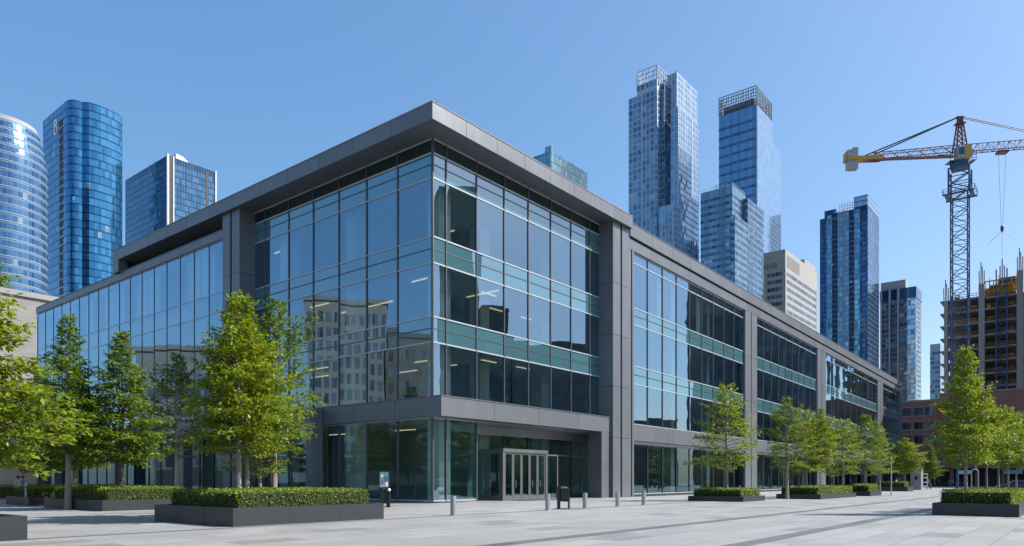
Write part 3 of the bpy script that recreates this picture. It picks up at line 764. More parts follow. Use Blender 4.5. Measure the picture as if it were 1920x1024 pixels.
# tower with lattice crown
Y=360.; C,a,bb=plan(1348,1418,1447,Y); zt=zat(196,Y)
t=thing('lattice_tower','tall blue office tower with open lattice crown and darker ribbon windows','tower',(C[0],C[1],0),GT)
bd=TG('ribbon_blue',(.11,.24,.41),(.15,.30,.48),w=2.,mull=.08,mc=(.12,.22,.34),jit=.02,metal=.6)
bg=TG('ribbon_dark',(.035,.09,.17),(.08,.16,.27),w=2.,mull=.2,mc=(.1,.18,.27),jit=.04,metal=.6)
volume(t,rect(C,a,bb),0,zt,bd,bg,pitch=4.75,bh=1.35,zv=90,out=.05,skip_top=6)
b2=along(C,uR,1464)
bgl=TG('sky_glass',(.22,.36,.52),(.30,.45,.61),w=1.8,mull=.09,mc=(.10,.17,.26),h=2.4,hl=.25,jit=.004,metal=.7)
P=(C[0]+uR[0]*.6+nR[0]*.6,C[1]+uR[1]*.6+nR[1]*.6)
b=MB(); b.prism(rect(P,a,bb-.3,.3),0,zat(196,Y),0); b.build('side_curtain_wall',bgl,t,recalc=False)
P=(C[0]+nR[0]*.5,C[1]+nR[1]*.5); b=MB(); b.prism(rect(P,a,b2-.3,.3,bb-.2),0,zat(236,Y),0); b.build('side_wing',bgl,t,recalc=False)
b=MB(); q=rect(C,a,bb,.1,.1)
for i in range(4): lattice_wall(b,q[i],q[(i+1)%4],zt,zat(160,Y),15 if i%2 else 10,6,.32)
b.build('crown_lattice',simple('crown_steel',(.09,.12,.16),.5,.3),t,merge=False)
b=MB(); b.prism(rect(C,a-2,bb-2,2,2),zt,zat(178,Y)); b.build('plant_room',MT['mull_v'],t,recalc=False)

# shorter tower in front
Y=300.; C,a,bb=plan(1314,1373,1398,Y); zt=zat(347,Y)
t=thing('glass_tower','mid height blue grey glass tower with roof rail in front of the lattice crowned tower','tower',(C[0],C[1],0),GT)
bd=TG('grey_teal_spandrel',(.10,.19,.27),(.17,.28,.37),w=1.9,mull=.14,mc=(.12,.16,.2),jit=.05,metal=.5)
bg=TG('grey_teal_glass',(.02,.055,.10),(.09,.18,.27),w=1.9,mull=.22,mc=(.15,.2,.25),jit=.04,blind=.03)
volume(t,rect(C,a,bb),0,zt,bd,bg,pitch=2.9,bh=1.15,zv=60,out=.08,skip_top=3)
C2=((1378-960)/FPX*(Y-3),Y-3); a2=along(C2,uL,1370); b2=along(C2,uR,1420)
volume(t,rect(C2,a2,b2),0,zat(402,Y-3),bd,bg,pitch=2.9,bh=1.25,zv=60,out=.08)
C3=((1402-960)/FPX*(Y+8),Y+8); b3=along(C3,uR,1432)
volume(t,rect(C3,6,b3),0,zat(371,Y+8),bd,bg,pitch=2.9,bh=1.4,zv=60,out=.08)
b=MB(); q=rect(C,a,bb,.4,.4)
for i in (3,0): lattice_wall(b,q[i],q[(i+1)%4],zt,zt+1.5,7,2,.09,False)
F4=Frame(C,uL,nL); q=F4.s(1343,-2); b.tube(F4.pt(q,zt,-2),F4.pt(q,zt+3,-2),.15,n=5); b.bar(F4.pt(q-1.8,zt+2.2,-2),F4.pt(q+1.5,zt+2.0,-2),.2)
b.build('roof_railing',MT['mull_h'],t,merge=False)

# pale stone building
Y=330.; C,a,bb=plan(1432,1472.5,1532,Y); zt=zat(467,Y)
t=thing('stone_building','pale stone office block with dark ribbon windows on each floor','office block',(C[0],C[1],0))
rg=TG('ribbon_window',(.03,.045,.065),(.12,.16,.21),w=1.9,mull=.22,mc=(.25,.24,.22),jit=.04,metal=.4)
volume(t,rect(C,a,bb),0,zt,MT['stone'],rg,pitch=3.45,bh=1.75,zv=70,out=.04,skip_top=9.6)
F3=Frame(C,uR,nR); F4=Frame(C,uL,nL)
louv=simple('louvre_grey',(.12,.115,.11),.8)
for k in range(15): MB().obox(F3,2.4+k*1.25,2.75+k*1.25,zt-8,zt-2.2,-.2,.08).build('roof_louvre',louv,t,merge=False)
for k in range(5): MB().obox(F4,4.0+k*1.3,4.7+k*1.3,zt-8,zt-5.5,-.2,.08).build('roof_louvre',louv,t,merge=False)
for F,l in ((F3,bb),(F4,a)):
    b=MB()
    b.obox(F,-.06,1.6,60,zt-9,-.2,.12); b.obox(F,l-1.6,l,60,zt-9,-.2,.12)
    b.build('stone_pier',MT['stone'],t,merge=False)
b=MB(); b.obox(F3,bb*.62,bb*.98,zt,zt+2.8,-9,-.6); b.build('plant_room',MT['stone'],t)

# dark blue residential tower
Y=420.; C,a,bb=plan(1537.5,1627,1648,Y); zt=zat(390,Y)
t=thing('dark_blue_tower','dark blue glass tower with vertical light stripes and notched top','tower',(C[0],C[1],0),GT)
bd=TG('navy_spandrel',(.012,.035,.08),(.02,.05,.11),w=1.8,mull=.1,mc=(.02,.04,.08),jit=.03,metal=.5)
bg=TG('navy_glass',(.025,.075,.16),(.06,.14,.27),w=1.8,mull=.14,mc=(.02,.04,.08),jit=.04,blind=.01)
volume(t,rect(C,a,bb),0,zat(392,Y),bd,bg,pitch=3.,bh=2.3,zv=60,out=.06)
F4=Frame(C,uL,nL); F3=Frame(C,uR,nR)
lg=TG('light_stripe_glass',(.10,.25,.38),(.22,.41,.55),w=1.7,mull=.14,mc=(.08,.15,.25),h=3.,hl=.5,jit=.05,blind=.04)
for x0,x1,yt in ((1612,1602,392),(1592,1584,392),(1580,1571,392),(1560,1550,392)):
    b=MB(); b.obox(F4,F4.s(x0),F4.s(x1),70,zat(yt,Y+3),-.3,.25); b.build('glass_stripe',lg,t)
b=MB(); b.obox(F4,F4.s(1583.5),F4.s(1580.5),70,zat(385,Y),-.3,.3); b.build('concrete_strip',simple('mauve_concrete',(.25,.24,.27),.8),t)
for x0,x1 in ((1601,1593),(1570,1561)):
    z=72.
    while z<zat(400,Y): MB().obox(F4,F4.s(x0),F4.s(x1),z,z+1.9,-.2,.2).build('balcony',MT['slot'],t,merge=False); z+=3.
sg=TG('pale_side_glass',(.22,.34,.47),(.29,.42,.56),w=1.5,mull=.08,mc=(.2,.3,.4),h=3.,hl=.3,jit=.012,metal=.65)
P=(C[0]+nR[0]*.3,C[1]+nR[1]*.3); b=MB(); b.prism(rect(P,4,bb-.1,.3,.2),0,zat(392,Y),0); b.build('side_curtain_wall',sg,t,recalc=False)
volume(t,rect(C,along(C,uL,1601),bb,.1,.1),zat(392,Y),zat(364,Y),bd,sg,pitch=3.,bh=2.5,out=.05,bodyname='roof_block')
P=F4.pt(F4.s(1601),0,-.4); C2=(P.x,P.y); volume(t,rect(C2,along(C2,uL,1567),bb-2),zat(392,Y),zat(386,Y),bd,None,bodyname='roof_block')
P=F4.pt(F4.s(1567),0,-.2); C2=(P.x,P.y); volume(t,rect(C2,along(C2,uL,1546),bb-2),zat(395,Y),zat(378,Y),bd,bg,pitch=3.,bh=2.3,out=.05,bodyname='roof_block')
b=MB(); q0,q1=F4.pt(F4.s(1598),0,-1),F4.pt(F4.s(1573),0,-1); lattice_wall(b,(q0.x,q0.y),(q1.x,q1.y),zat(386,Y),zat(371,Y),5,3,.25,False); b.build('roof_railing',MT['mull_h'],t,merge=False)

# slim tower with balconies
Y=450.; C,a,bb=plan(1651,1717,1727,Y); zt=zat(537,Y)
t=thing('balcony_tower','grey blue tower with rows of balconies and a glassy right corner','tower',(C[0],C[1],0),GT)
gc=simple('balcony_grey',(.14,.155,.18),.7)
volume(t,rect(C,a,bb),0,zt,gc,TG('balcony_glass',(.04,.075,.12),(.14,.2,.28),w=2.6,mull=.5,mc=(.13,.14,.165),jit=.05,metal=.5,blind=.06),pitch=3.1,bh=2.0,zv=40,out=.08,skip_top=6)
F4=Frame(C,uL,nL)
b=MB(); b.obox(F4,0,F4.s(1701),40,zt-7,-1,.5); b.build('glass_corner',TG('corner_glass',(.26,.38,.52),(.42,.55,.68),w=1.8,mull=.14,mc=(.2,.26,.32),h=3.1,hl=.5,jit=.06),t)
P=(C[0]+nR[0]*.3,C[1]+nR[1]*.3); b=MB(); b.prism(rect(P,3,bb-.2,.3,.2),0,zt-7,0); b.build('side_curtain_wall',sg,t,recalc=False)
b=MB(); b.prism(offset(rect(C,a,bb),.4),zt-6.8,zt,0); b.build('top_band',TG('top_blue',(.02,.06,.12),(.03,.08,.15),w=5,mull=.5,mc=(.2,.21,.23),jit=.02),t,recalc=False)
b=MB(); q=F4.s(1698,-1.); b.obox(F4,q,a,zt,zat(520,Y),-9,-1.); b.build('roof_block',simple('roof_block_grey',(.26,.27,.29),.7),t)
for px in (1652,1668,1684): 
    b=MB(); q=F4.s(px); b.obox(F4,q-.4,q+.4,40,zt,.05,.75); b.build('vertical_fin',simple('fin_grey',(.3,.3,.31),.7),t)
b=MB()
z=42.
while z<zt-9:
    b.obox(F4,F4.s(1699),F4.s(1686),z,z+1.1,0,1.0); b.obox(F4,F4.s(1682),F4.s(1670),z,z+1.1,0,1.0); z+=3.1
tag(b.build('balcony',simple('balcony_front',(.10,.12,.15),.4,.3),t,merge=False),kind='stuff')

# distant slim tower
Y=600.; C,a,bb=plan(1744,1763,1778,Y)
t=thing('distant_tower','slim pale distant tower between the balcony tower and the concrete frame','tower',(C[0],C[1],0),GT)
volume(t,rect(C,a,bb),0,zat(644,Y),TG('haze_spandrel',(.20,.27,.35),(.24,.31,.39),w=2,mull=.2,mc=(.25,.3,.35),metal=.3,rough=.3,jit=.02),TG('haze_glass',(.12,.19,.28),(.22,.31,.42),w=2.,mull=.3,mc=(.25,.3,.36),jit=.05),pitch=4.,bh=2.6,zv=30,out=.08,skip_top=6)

# low concrete building beyond the left wing
Y=118.; C,a,bb=plan(-60,-20,92,Y)
t=thing('concrete_building','low windowless pale concrete building beyond the left wing','building',(C[0],C[1],0))
wallm=brickmat('board_concrete',(.20,.19,.175),(.23,.22,.205),(.15,.145,.14),4.,.75)
b=MB(); b.prism(rect(C,a,bb+16),0,zat(583,Y+14),0); b.build('wall',wallm,t,recalc=False)
b=MB(); b.prism(offset(rect(C,a,bb+16),.35),zat(583,Y+14),zat(583,Y+14)+.9,0); b.build('parapet',MT['concrete'],t,recalc=False)
F3=Frame(C,uR,nR); b=MB(); b.obox(F3,2,bb+10,5,16.5,.0,6.0); b.obox(F3,1.6,bb+10.4,16.5,17.1,.0,6.4); b.build('side_annex',MT['clad'],t,merge=False)

# buildings beside the plaza that the facade mirrors
def block(label,x0,x1,y0,y1,h,wall,win,pitch,fw,fh,side,name='office_block'):
    """plain masonry block with punched windows on the face towards the plaza"""
    t=thing(name,label,'office block',((x0+x1)/2,(y0+y1)/2,0))
    b=MB(); b.box(x0,x1,y0,y1,0,h,0); b.box(x0+.01-.3,x1+.3,y0-.3,y1+.3,h+.003,h+.9,0); b.build('wall',wall,t,merge=False)
    xf=x1 if side>0 else x0; z=4.
    nfl=int((h-5)/pitch); ny=max(1,int((y1-y0)/fw)); st=(y1-y0)/ny
    b=MB(); xs=(xf-.3,xf+.06) if side>0 else (xf-.06,xf+.3); b.box(xs[0],xs[1],y0+.4,y1-.4,0,3.6); b.build('dark_ground_floor',MT['slot'],t)  # dark base added to dim the block's reflection in the lobby glass
    for k in range(nfl):
        b=MB()
        for j in range(ny):
            yy=y0+st*(j+.5); b.box(xf-.25,xf+.02*side if side>0 else xf+.25,yy-st*.32,yy+st*.32,4+k*pitch,4+k*pitch+fh) if side>0 else b.box(xf-.02,xf+.25,yy-st*.32,yy+st*.32,4+k*pitch,4+k*pitch+fh)
        b.build('window_row',win,t,merge=False)
    return t
win=towerglass('punched_window',(.02,.03,.045),(.10,.14,.18),w=1.1,mull=.1,mc=(.1,.1,.1),metal=.3)
block('pale stone block mirrored in the left face of the glass corner',-130,-105,45,60.5,37,simple('dull_stone',(.155,.145,.13),.85),win,3.2,1.55,2.1,1)  # one even stone tone, darker than the pale stone office block
block('brown stone block mirrored beside the pale one',-130,-107,33,44.5,31,simple('brown_stone',(.085,.068,.052),.85),win,3.2,1.6,2.0,1)
block('grey stone block mirrored in the left wing',-135,-107,73,90,26,simple('grey_stone',(.13,.12,.11),.85),win,3.2,1.6,2.0,1)
dk=simple('dark_stone',(.10,.095,.09),.85); dk2=simple('taupe_stone',(.15,.135,.12),.85)
block('slim dark high rise mirrored beside the glass corner',128,150,62.5,70.5,74,dk,win,3.4,2.4,2.0,-1)
block('long low dark block mirrored under the sky',128,150,71.5,80,45,dk,win,3.4,2.2,1.9,-1)
block('stepped dark block mirrored in the corner glass',128,150,80.5,104,36,dk2,win,3.4,2.3,1.9,-1)
block('low taupe block mirrored in the lower right wing',132,150,105,132,17,dk2,win,3.4,2.3,1.9,-1)
block('dark block mirrored in the first bay of the right wing',132,139,139,150,47,dk,win,3.4,2.3,1.9,-1)
block('tall dark block mirrored in the second bay of the right wing',132,160,150.6,178,66,dk,win,3.4,2.3,1.9,-1)

# ------------------------------------------------------------------ brick building, concrete frame, crane
Y=176.; C=((1762-960)/FPX*Y,Y)
FB=Frame(C,uL,nL)                       # facade with windows runs left from here
t=thing('brick_building','red brick building with stone bands behind the far trees','building',(C[0],C[1],0))
bl=FB.s(1660); br=along(C,(-uL[0],-uL[1]),1990)
zt=zat(752,Y); zt2=zat(741,Y)
b=MB(); b.obox(FB,0,bl,4.3,zt,-14,0,0); b.obox(FB,0,bl,4.2,4.3,-14,.1,1); b.obox(FB,0,bl,zt,zt+.55,-14.2,.25,1)
b.build('wall',[MT['brick'],MT['brickstone']],t,merge=False)
b=MB(); b.obox(FB,-br,-.02,4.3,zt2,-14,.5,0); b.obox(FB,-br,-.02,zt2,zt2+.4,-14.2,.7,1); b.build('wall',[MT['brick'],MT['brickstone']],t,merge=False)
b=MB(); b.obox(FB,-br,bl,0,4.2,-13,-2.5,0); b.build('dark_ground_floor',MT['slot'],t)  # recessed shops along the ground floor
for k in range(14): MB().obox(FB,-br+k*5.2,-br+k*5.2+.8,0,4.29,-.9,.1).build('brick_pier',MT['brick'],t,merge=False)
for px0,px1 in ((1764-60,1764-40),(1736-4,1752),(1710,1732),(1690,1706),(1664,1684)):
    pass
for (x0,x1) in ((1743,1756),(1722,1738),(1700,1716),(1680,1694)):
    for (y0,y1) in ((765,780),(792,805.5),(817,832)):
        a0,a1=FB.s(x1-8),FB.s(x0-8); f=MB()
        z0,z1=zat(y1,Y+4),zat(y0,Y+4)
        f.obox(FB,a0-.25,a1+.25,z0-.35,z0,-.1,.16); f.obox(FB,a0-.2,a1+.2,z1,z1+.25,-.1,.1)
        o=f.build('window',MT['brickstone'],t,merge=False)
        q=MB(); q.obox(FB,a0,a1,z0,z1,-.2,.03); q.build('pane',MT['dkwin'],o,merge=False)
for x0,x1,y0,y1 in ((1884,1902,762,782),(1840,1856,790,806),(1886,1904,800,816)):
    a0,a1=FB.s(x1),FB.s(x0); o=MB().obox(FB,a0-.2,a1+.2,zat(y1,Y-8)-.3,zat(y1,Y-8),.4,.62).build('window',MT['brickstone'],t)
    MB().obox(FB,a0,a1,zat(y1,Y-8),zat(y0,Y-8),.3,.53).build('pane',MT['dkwin'],o)
for x0,x1,m in ((1795,1822,'white'),(1882,1918,'poster')):
    a0,a1=FB.s(x1,1),FB.s(x0,1); q=MB()
    q.hexa([FB.pt(a0,3.4,.1),FB.pt(a1,3.4,.1),FB.pt(a1,2.9,1.9),FB.pt(a0,2.9,1.9),FB.pt(a0,3.9,.1),FB.pt(a1,3.9,.1),FB.pt(a1,3.0,1.9),FB.pt(a0,3.0,1.9)]); q.build('awning',MT[m],t)

# concrete frame under construction
Y=212.; P0=((1975-960)/FPX*Y*.955,Y*.955); FK=Frame(P0,uL,nL)
t=thing('construction_frame','concrete frame building under construction with open floors and yellow formwork on top','construction site',(P0[0],P0[1],0))
k0=FK.s(1768); km=FK.s(1841); Yk=212
Ym=FK.pt(km,0).y; Yl=FK.pt(k0,0).y
ztop=zat(566,Yl); pitch=23.3/FPX*Yl
for k in range(9):
    z=ztop-k*pitch
    b=MB(); b.obox(FK,0 if k else km,k0+.6,z-.42,z,-26,.9)
    if k==0: b=MB(); b.obox(FK,km-1,k0+.6,z-.42,z,-26,.9)
    b.build('floor_slab',MT['concrete_d'],t)
zr=zat(553,Ym-4)
b=MB(); b.obox(FK,0,km-1.05,zr-.45,zr,-26,.9); b.build('floor_slab',MT['concrete_d'],t)
kr=FK.s(1913)
for a,zt_,w in ((k0-.9,ztop,1.0),(km,zr+4.2,1.5),(kr,zr+6.5,1.6),(0.8,zr,1.2)):
    b=MB(); b.obox(FK,a-w/2,a+w/2,10,zt_-.01,-1.4,.95); b.build('frame_column',MT['concrete'],t)
for a in (k0-9,km-6.5,kr-6,kr-13):
    for d in (-9,-17):
        b=MB(); b.obox(FK,a-.5,a+.5,10,ztop-.45,d-.5,d+.5); b.build('frame_column',MT['concrete_d'],t)
b=MB(); b.obox(FK,2,k0-3,10,ztop-.5,-22,-14); b.build('core_wall',MT['concrete_d'],t)
for a,z0 in ((k0-.9,ztop),(km,zr+4.2),(kr,zr+6.5)):
    b=MB()
    for i in range(4): b.tube(FK.pt(a-.6+.4*i,z0,.2),FK.pt(a-.6+.4*i+.1*(i%2),z0+4.0+1.3*(i%3),.2),.13,n=5)
    b.build('rebar',simple('rusty_rebar',(.22,.10,.06),.8),t,merge=False)
rng=random.Random(7); yel=simple('scaffold_yellow',(.50,.26,.03),.7,0,.4,1.); orr=simple('guard_orange',(.22,.10,.05),.8,0,.5,1.)
for k in range(8):
    z=ztop-k*pitch
    for (a0,a1) in ((km+1.2,k0-1.8),(kr+1.2,km-1.2),(1.5,kr-1.2)):
        if k==0 and a1<km: z_=zr
        else: z_=z
        a=a0; b=MB()
        while a<a1-.8:
            L=min(rng.uniform(1.5,3.5),a1-a)
            if rng.random()<1.1:
                for h in (.55,1.15): b.bar(FK.pt(a,z_+h,.75),FK.pt(a+L,z_+h,.75),.10,.16,0 if rng.random()<(.75 if a0>km and k in (1,2) else .25) else 1)
                b.bar(FK.pt(a,z_,.75),FK.pt(a,z_+1.25,.75),.12,None,1)
                if rng.random()<.3: b.obox(FK,a+.1,a+L*.8,z_+.02,z_+rng.uniform(.5,1.),.1,.6,2 if rng.random()<.45 else 1)
            a+=L
        b.build('guard_rail',[yel,orr,MT['concrete']],t,merge=False)
b=MB()
fx0,fx1=FK.s(1912),FK.s(1846)
b.obox(FK,fx0+1.5,fx1,zr+.01,zr+3.4,-10,-3,0); b.obox(FK,fx0,fx1-1,zr+3.4,zr+3.9,-11,-1.5,0); b.obox(FK,fx0+.5,fx1-3,zr+3.9,zr+6.2,-9,-4,1)
for i in range(9):
    a=fx0+(fx1-fx0)*i/8; b.bar(FK.pt(a,zr,-1.8),FK.pt(a,zr+5.2,-1.8),.28,None,0)
    b.bar(FK.pt(a,zr+5.2,-1.8),FK.pt(a,zr+6.0+1.2*(i%2),-5),.2,None,0)
b.bar(FK.pt(fx0,zr+5.2,-1.8),FK.pt(fx1,zr+5.2,-1.8),.3,None,0); b.bar(FK.pt(fx0,zr+2,-1.8),FK.pt(fx1,zr+2,-1.8),.3,None,0)
b.build('formwork',[yel,simple('formwork_blue',(.03,.05,.10),.6)],t,merge=False)
b=MB()
for a in (FK.s(1869),FK.s(1889)):
    b.bar(FK.pt(a,10,1.6),FK.pt(a,zr+7.5,1.6),.32)
for i in range(24): 
    z=12+i*2.; a0,a1=FK.s(1869),FK.s(1889)
    if z<zr+6: b.bar(FK.pt(a0,z,1.6),FK.pt(a1,z+2,1.6),.14); b.bar(FK.pt(a0,z,1.6),FK.pt(a1,z,1.6),.14)
b.build('hoist_mast',MT['crane_blue'],t,merge=False)
b=MB(); 
for i in range(3):
    a=FK.s(1872+i*4); b.tube(FK.pt(a,zr+6,-5),FK.pt(a,zr+10+2*(i%2),-5),.15,n=5)
b.build('roof_mast',MT['cable'],t,merge=False)

# tower crane
Yc=201.; xc_=(1800-960)/FPX*Yc
t=thing('tower_crane','tower crane with blue lattice mast, red jib and yellow cab above the concrete frame','crane',(xc_,Yc,0))
def lattice(mb,p0,p1,w,h,nseg,r,mi=0,up=Vector((0,0,1)),tri=False):
    p0,p1=Vector(p0),Vector(p1); d=(p1-p0).normalized(); x=d.cross(up).normalized(); y=x.cross(d).normalized()
    cs=[x*w/2-y*h/2,-x*w/2-y*h/2,y*h/2] if tri else [x*w/2-y*h/2,-x*w/2-y*h/2,-x*w/2+y*h/2,x*w/2+y*h/2]
    for c in cs: mb.bar(p0+c,p1+c,r*2,None,mi)
    n=len(cs)
    for k in range(nseg):
        a,bq=p0.lerp(p1,k/nseg),p0.lerp(p1,(k+1)/nseg)
        for i in range(n):
            c0,c1=cs[i],cs[(i+1)%n]
            if (k+i)%2: c0,c1=c1,c0
            mb.bar(a+c0,bq+c1,r*1.1,None,mi)
            mb.bar(a+c0,a+c1,r*.9,None,mi)
mw=27/FPX*Yc; zs=zat(317,Yc)
b=MB(); lattice(b,(xc_,Yc,0),(xc_,Yc,zs-7),mw,mw,30,.15,0,Vector((uL[0],uL[1],0))); b.build('mast',MT['crane_blue'],t,merge=False)
FX=Frame((xc_,Yc),uL,nL)
b=MB(); lattice(b,(xc_,Yc,zs-7.5),(xc_,Yc,zs),mw+.9,mw+.9,3,.2,0,Vector((uL[0],uL[1],0)))
for s in (-1,1): 
    b.obox(FX,-mw/2-1.8,mw/2+1.8,zs-7.6,zs-7.3,s*(mw/2+.9)-.45,s*(mw/2+.9)+.45); b.obox(FX,s*(mw/2+.9)-.45,s*(mw/2+.9)+.45,zs-7.6,zs-7.3,-mw/2,mw/2)
    for h in (.6,1.3): b.bar(FX.pt(-mw/2-1.8,zs-7.3+h,s*(mw/2+1.3)),FX.pt(mw/2+1.8,zs-7.3+h,s*(mw/2+1.3)),.1); b.bar(FX.pt(s*(mw/2+1.8),zs-7.3+h,-mw/2-1),FX.pt(s*(mw/2+1.8),zs-7.3+h,mw/2+1),.1)
    for q in range(6): b.bar(FX.pt(-mw/2-1.8+q*(mw+3.6)/5,zs-7.3,s*(mw/2+1.3)),FX.pt(-mw/2-1.8+q*(mw+3.6)/5,zs-6,s*(mw/2+1.3)),.1)
b.build('climbing_cage',MT['crane_blue'],t,merge=False)
b=MB(); b.obox(FX,-mw/2-.2,mw/2+.2,zs,zs+1.4,-mw/2-.1,mw/2+.1); b.tube((xc_,Yc,zs+1.4),(xc_,Yc,zs+2.0),mw*.56,n=20); b.build('slewing_unit',MT['crane_blue'],t,merge=False)
jd=Vector((50,-4.5,0)).normalized(); jx=Vector((jd.y,-jd.x,0))     # jib direction and its side
FJ=Frame((xc_,Yc),(jd.x,jd.y),(jx.x,jx.y))
zj=zat(285,Yc)
b=MB(); b.obox(FJ,-1.9,1.9,zs+2.0,zs+2.5,-1.9,1.9,0); b.obox(FJ,.4,2.1,zs+2.5,zj+1.2,.6,2.0,0); b.obox(FJ,-1.6,.3,zs+2.5,zj+.7,.4,2.1,1)
for s in (-3.4,2.4): 
    b.obox(FJ,s,s+1.1,zs+1.7,zs+1.9,-1.3,1.6,2)
    for h in (.7,1.4,2.2): b.bar(FJ.pt(s,zs+1.8+h,1.6),FJ.pt(s+1.1,zs+1.8+h,1.6),.12,None,2)
    for q in (0,1.1): b.bar(FJ.pt(s+q,zs+1.8,1.6),FJ.pt(s+q,zs+4.6,1.6),.12,None,2)
cab=b.build('operator_cab',[MT['crane_yellow'],MT['cw'],MT['crane_blue']],t,merge=False)
b=MB(); b.obox(FJ,-1.4,.1,zs+3.2,zj+.4,2.1,2.15); b.build('cab_window',MT['dkwin'],cab)
b=MB(); za=zat(222,Yc)
for s in (-1.5,1.5):
    for d in (-1.2,1.2): b.bar(FJ.pt(s,zj,d),FJ.pt(s*.28,za,d*.3),.36)
for k in range(7):
    z0,z1=zj+(za-zj)*k/7,zj+(za-zj)*(k+1)/7; w0,w1=1.5*(1-.72*k/7),1.5*(1-.72*(k+1)/7)
    for d in (-1,1): b.bar(FJ.pt(-w0,z0,d*w0*.8),FJ.pt(w1,z1,d*w1*.8),.18); b.bar(FJ.pt(w0,z0,d*w0*.8),FJ.pt(-w1,z1,d*w1*.8),.18)
b.obox(FJ,-1.3,1.2,za-1.7,za-1.45,-1.,1.); b.obox(FJ,-1.0,.9,za,za+.5,-.4,.4)
b.build('tower_head',MT['crane_red'],t,merge=False)
jl=along((xc_,Yc),(jd.x,jd.y),1995)
b=MB(); lattice(b,FJ.pt(1.8,zj+.9),FJ.pt(jl,zj+2.0),1.7,2.3,18,.08,0,tri=True); b.build('jib',MT['crane_red'],t,merge=False)
cj=-along((xc_,Yc),(-jd.x,-jd.y),1584)
b=MB(); lattice(b,FJ.pt(-1.6,zj+.7),FJ.pt(cj+7,zj-.6),1.7,1.8,13,.08,0)
b.obox(FJ,cj+6,-1.6,zj-1.35,zj-1.15,-.8,.8)
b.build('counter_jib',MT['crane_red'],t,merge=False)
b=MB(); b.obox(FJ,cj,cj+10,zj-1.5,zj-.5,1.0,1.3); b.obox(FJ,cj,cj+10,zj-1.5,zj-.5,-1.3,-1.0); b.obox(FJ,cj,cj+.3,zj-1.5,zj+1.,-1.3,1.3); b.build('counter_jib_end',MT['crane_yellow'],t,merge=False)
b=MB()
for i in range(2): b.obox(FJ,cj+.5+i*1.45,cj+1.9+i*1.45,zj-3.9,zj+(1.5,2.1)[i],-.95,.95)
b.build('counterweight',MT['cw'],t,merge=False)
b=MB(); w_=FJ.pt(1.3,za+.2); 
for d in (-.35,.35): 
    b.tube(FJ.pt(-.8,za+.2,d),FJ.pt(cj+8,zj+.2,d),.10,n=5); b.tube(FJ.pt(-.8,za+.2,d),FJ.pt(cj+5.5,zj+.0,d),.10,n=5)
    b.tube(FJ.pt(.8,za+.2,d),FJ.pt(jl*.92,zj+3.,d),.12,n=5)
b.build('tie_rod',MT['cable'],t,merge=False)
b=MB(); ts=along((xc_,Yc),(jd.x,jd.y),1879); b.obox(FJ,ts-1.3,ts+1.3,zj-.9,zj-.3,-1.,1.); b.build('trolley',MT['crane_red'],t)
b=MB(); hz=zat(432,Yc)
b.tube(FJ.pt(ts-1.,zj-.9,0),FJ.pt(ts-.2,hz+1,0),.045,n=4); b.tube(FJ.pt(ts+1.,zj-.9,0),FJ.pt(ts+.2,hz+1,0),.045,n=4); 
b.tube(FJ.pt(ts,hz-.6,0),FJ.pt(ts-3.6,hz-3.9,.0),.05,n=4); b.tube(FJ.pt(ts,hz-.6,0),FJ.pt(ts+3.9,hz-3.4,.0),.04,n=4)
b.tube(FJ.pt(ts,hz-.6,0),FJ.pt(ts,zat(492,Yc),0),.04,n=4)
b.build('hoist_cable',MT['cable'],t,merge=False)
b=MB(); b.lathe(FJ.pt(ts,hz,0),[(0,-.9),(.3,-.6),(.45,0),(.4,.7),(.15,1.1),(0,1.1)],10); b.build('hook_block',MT['crane_red'],t)

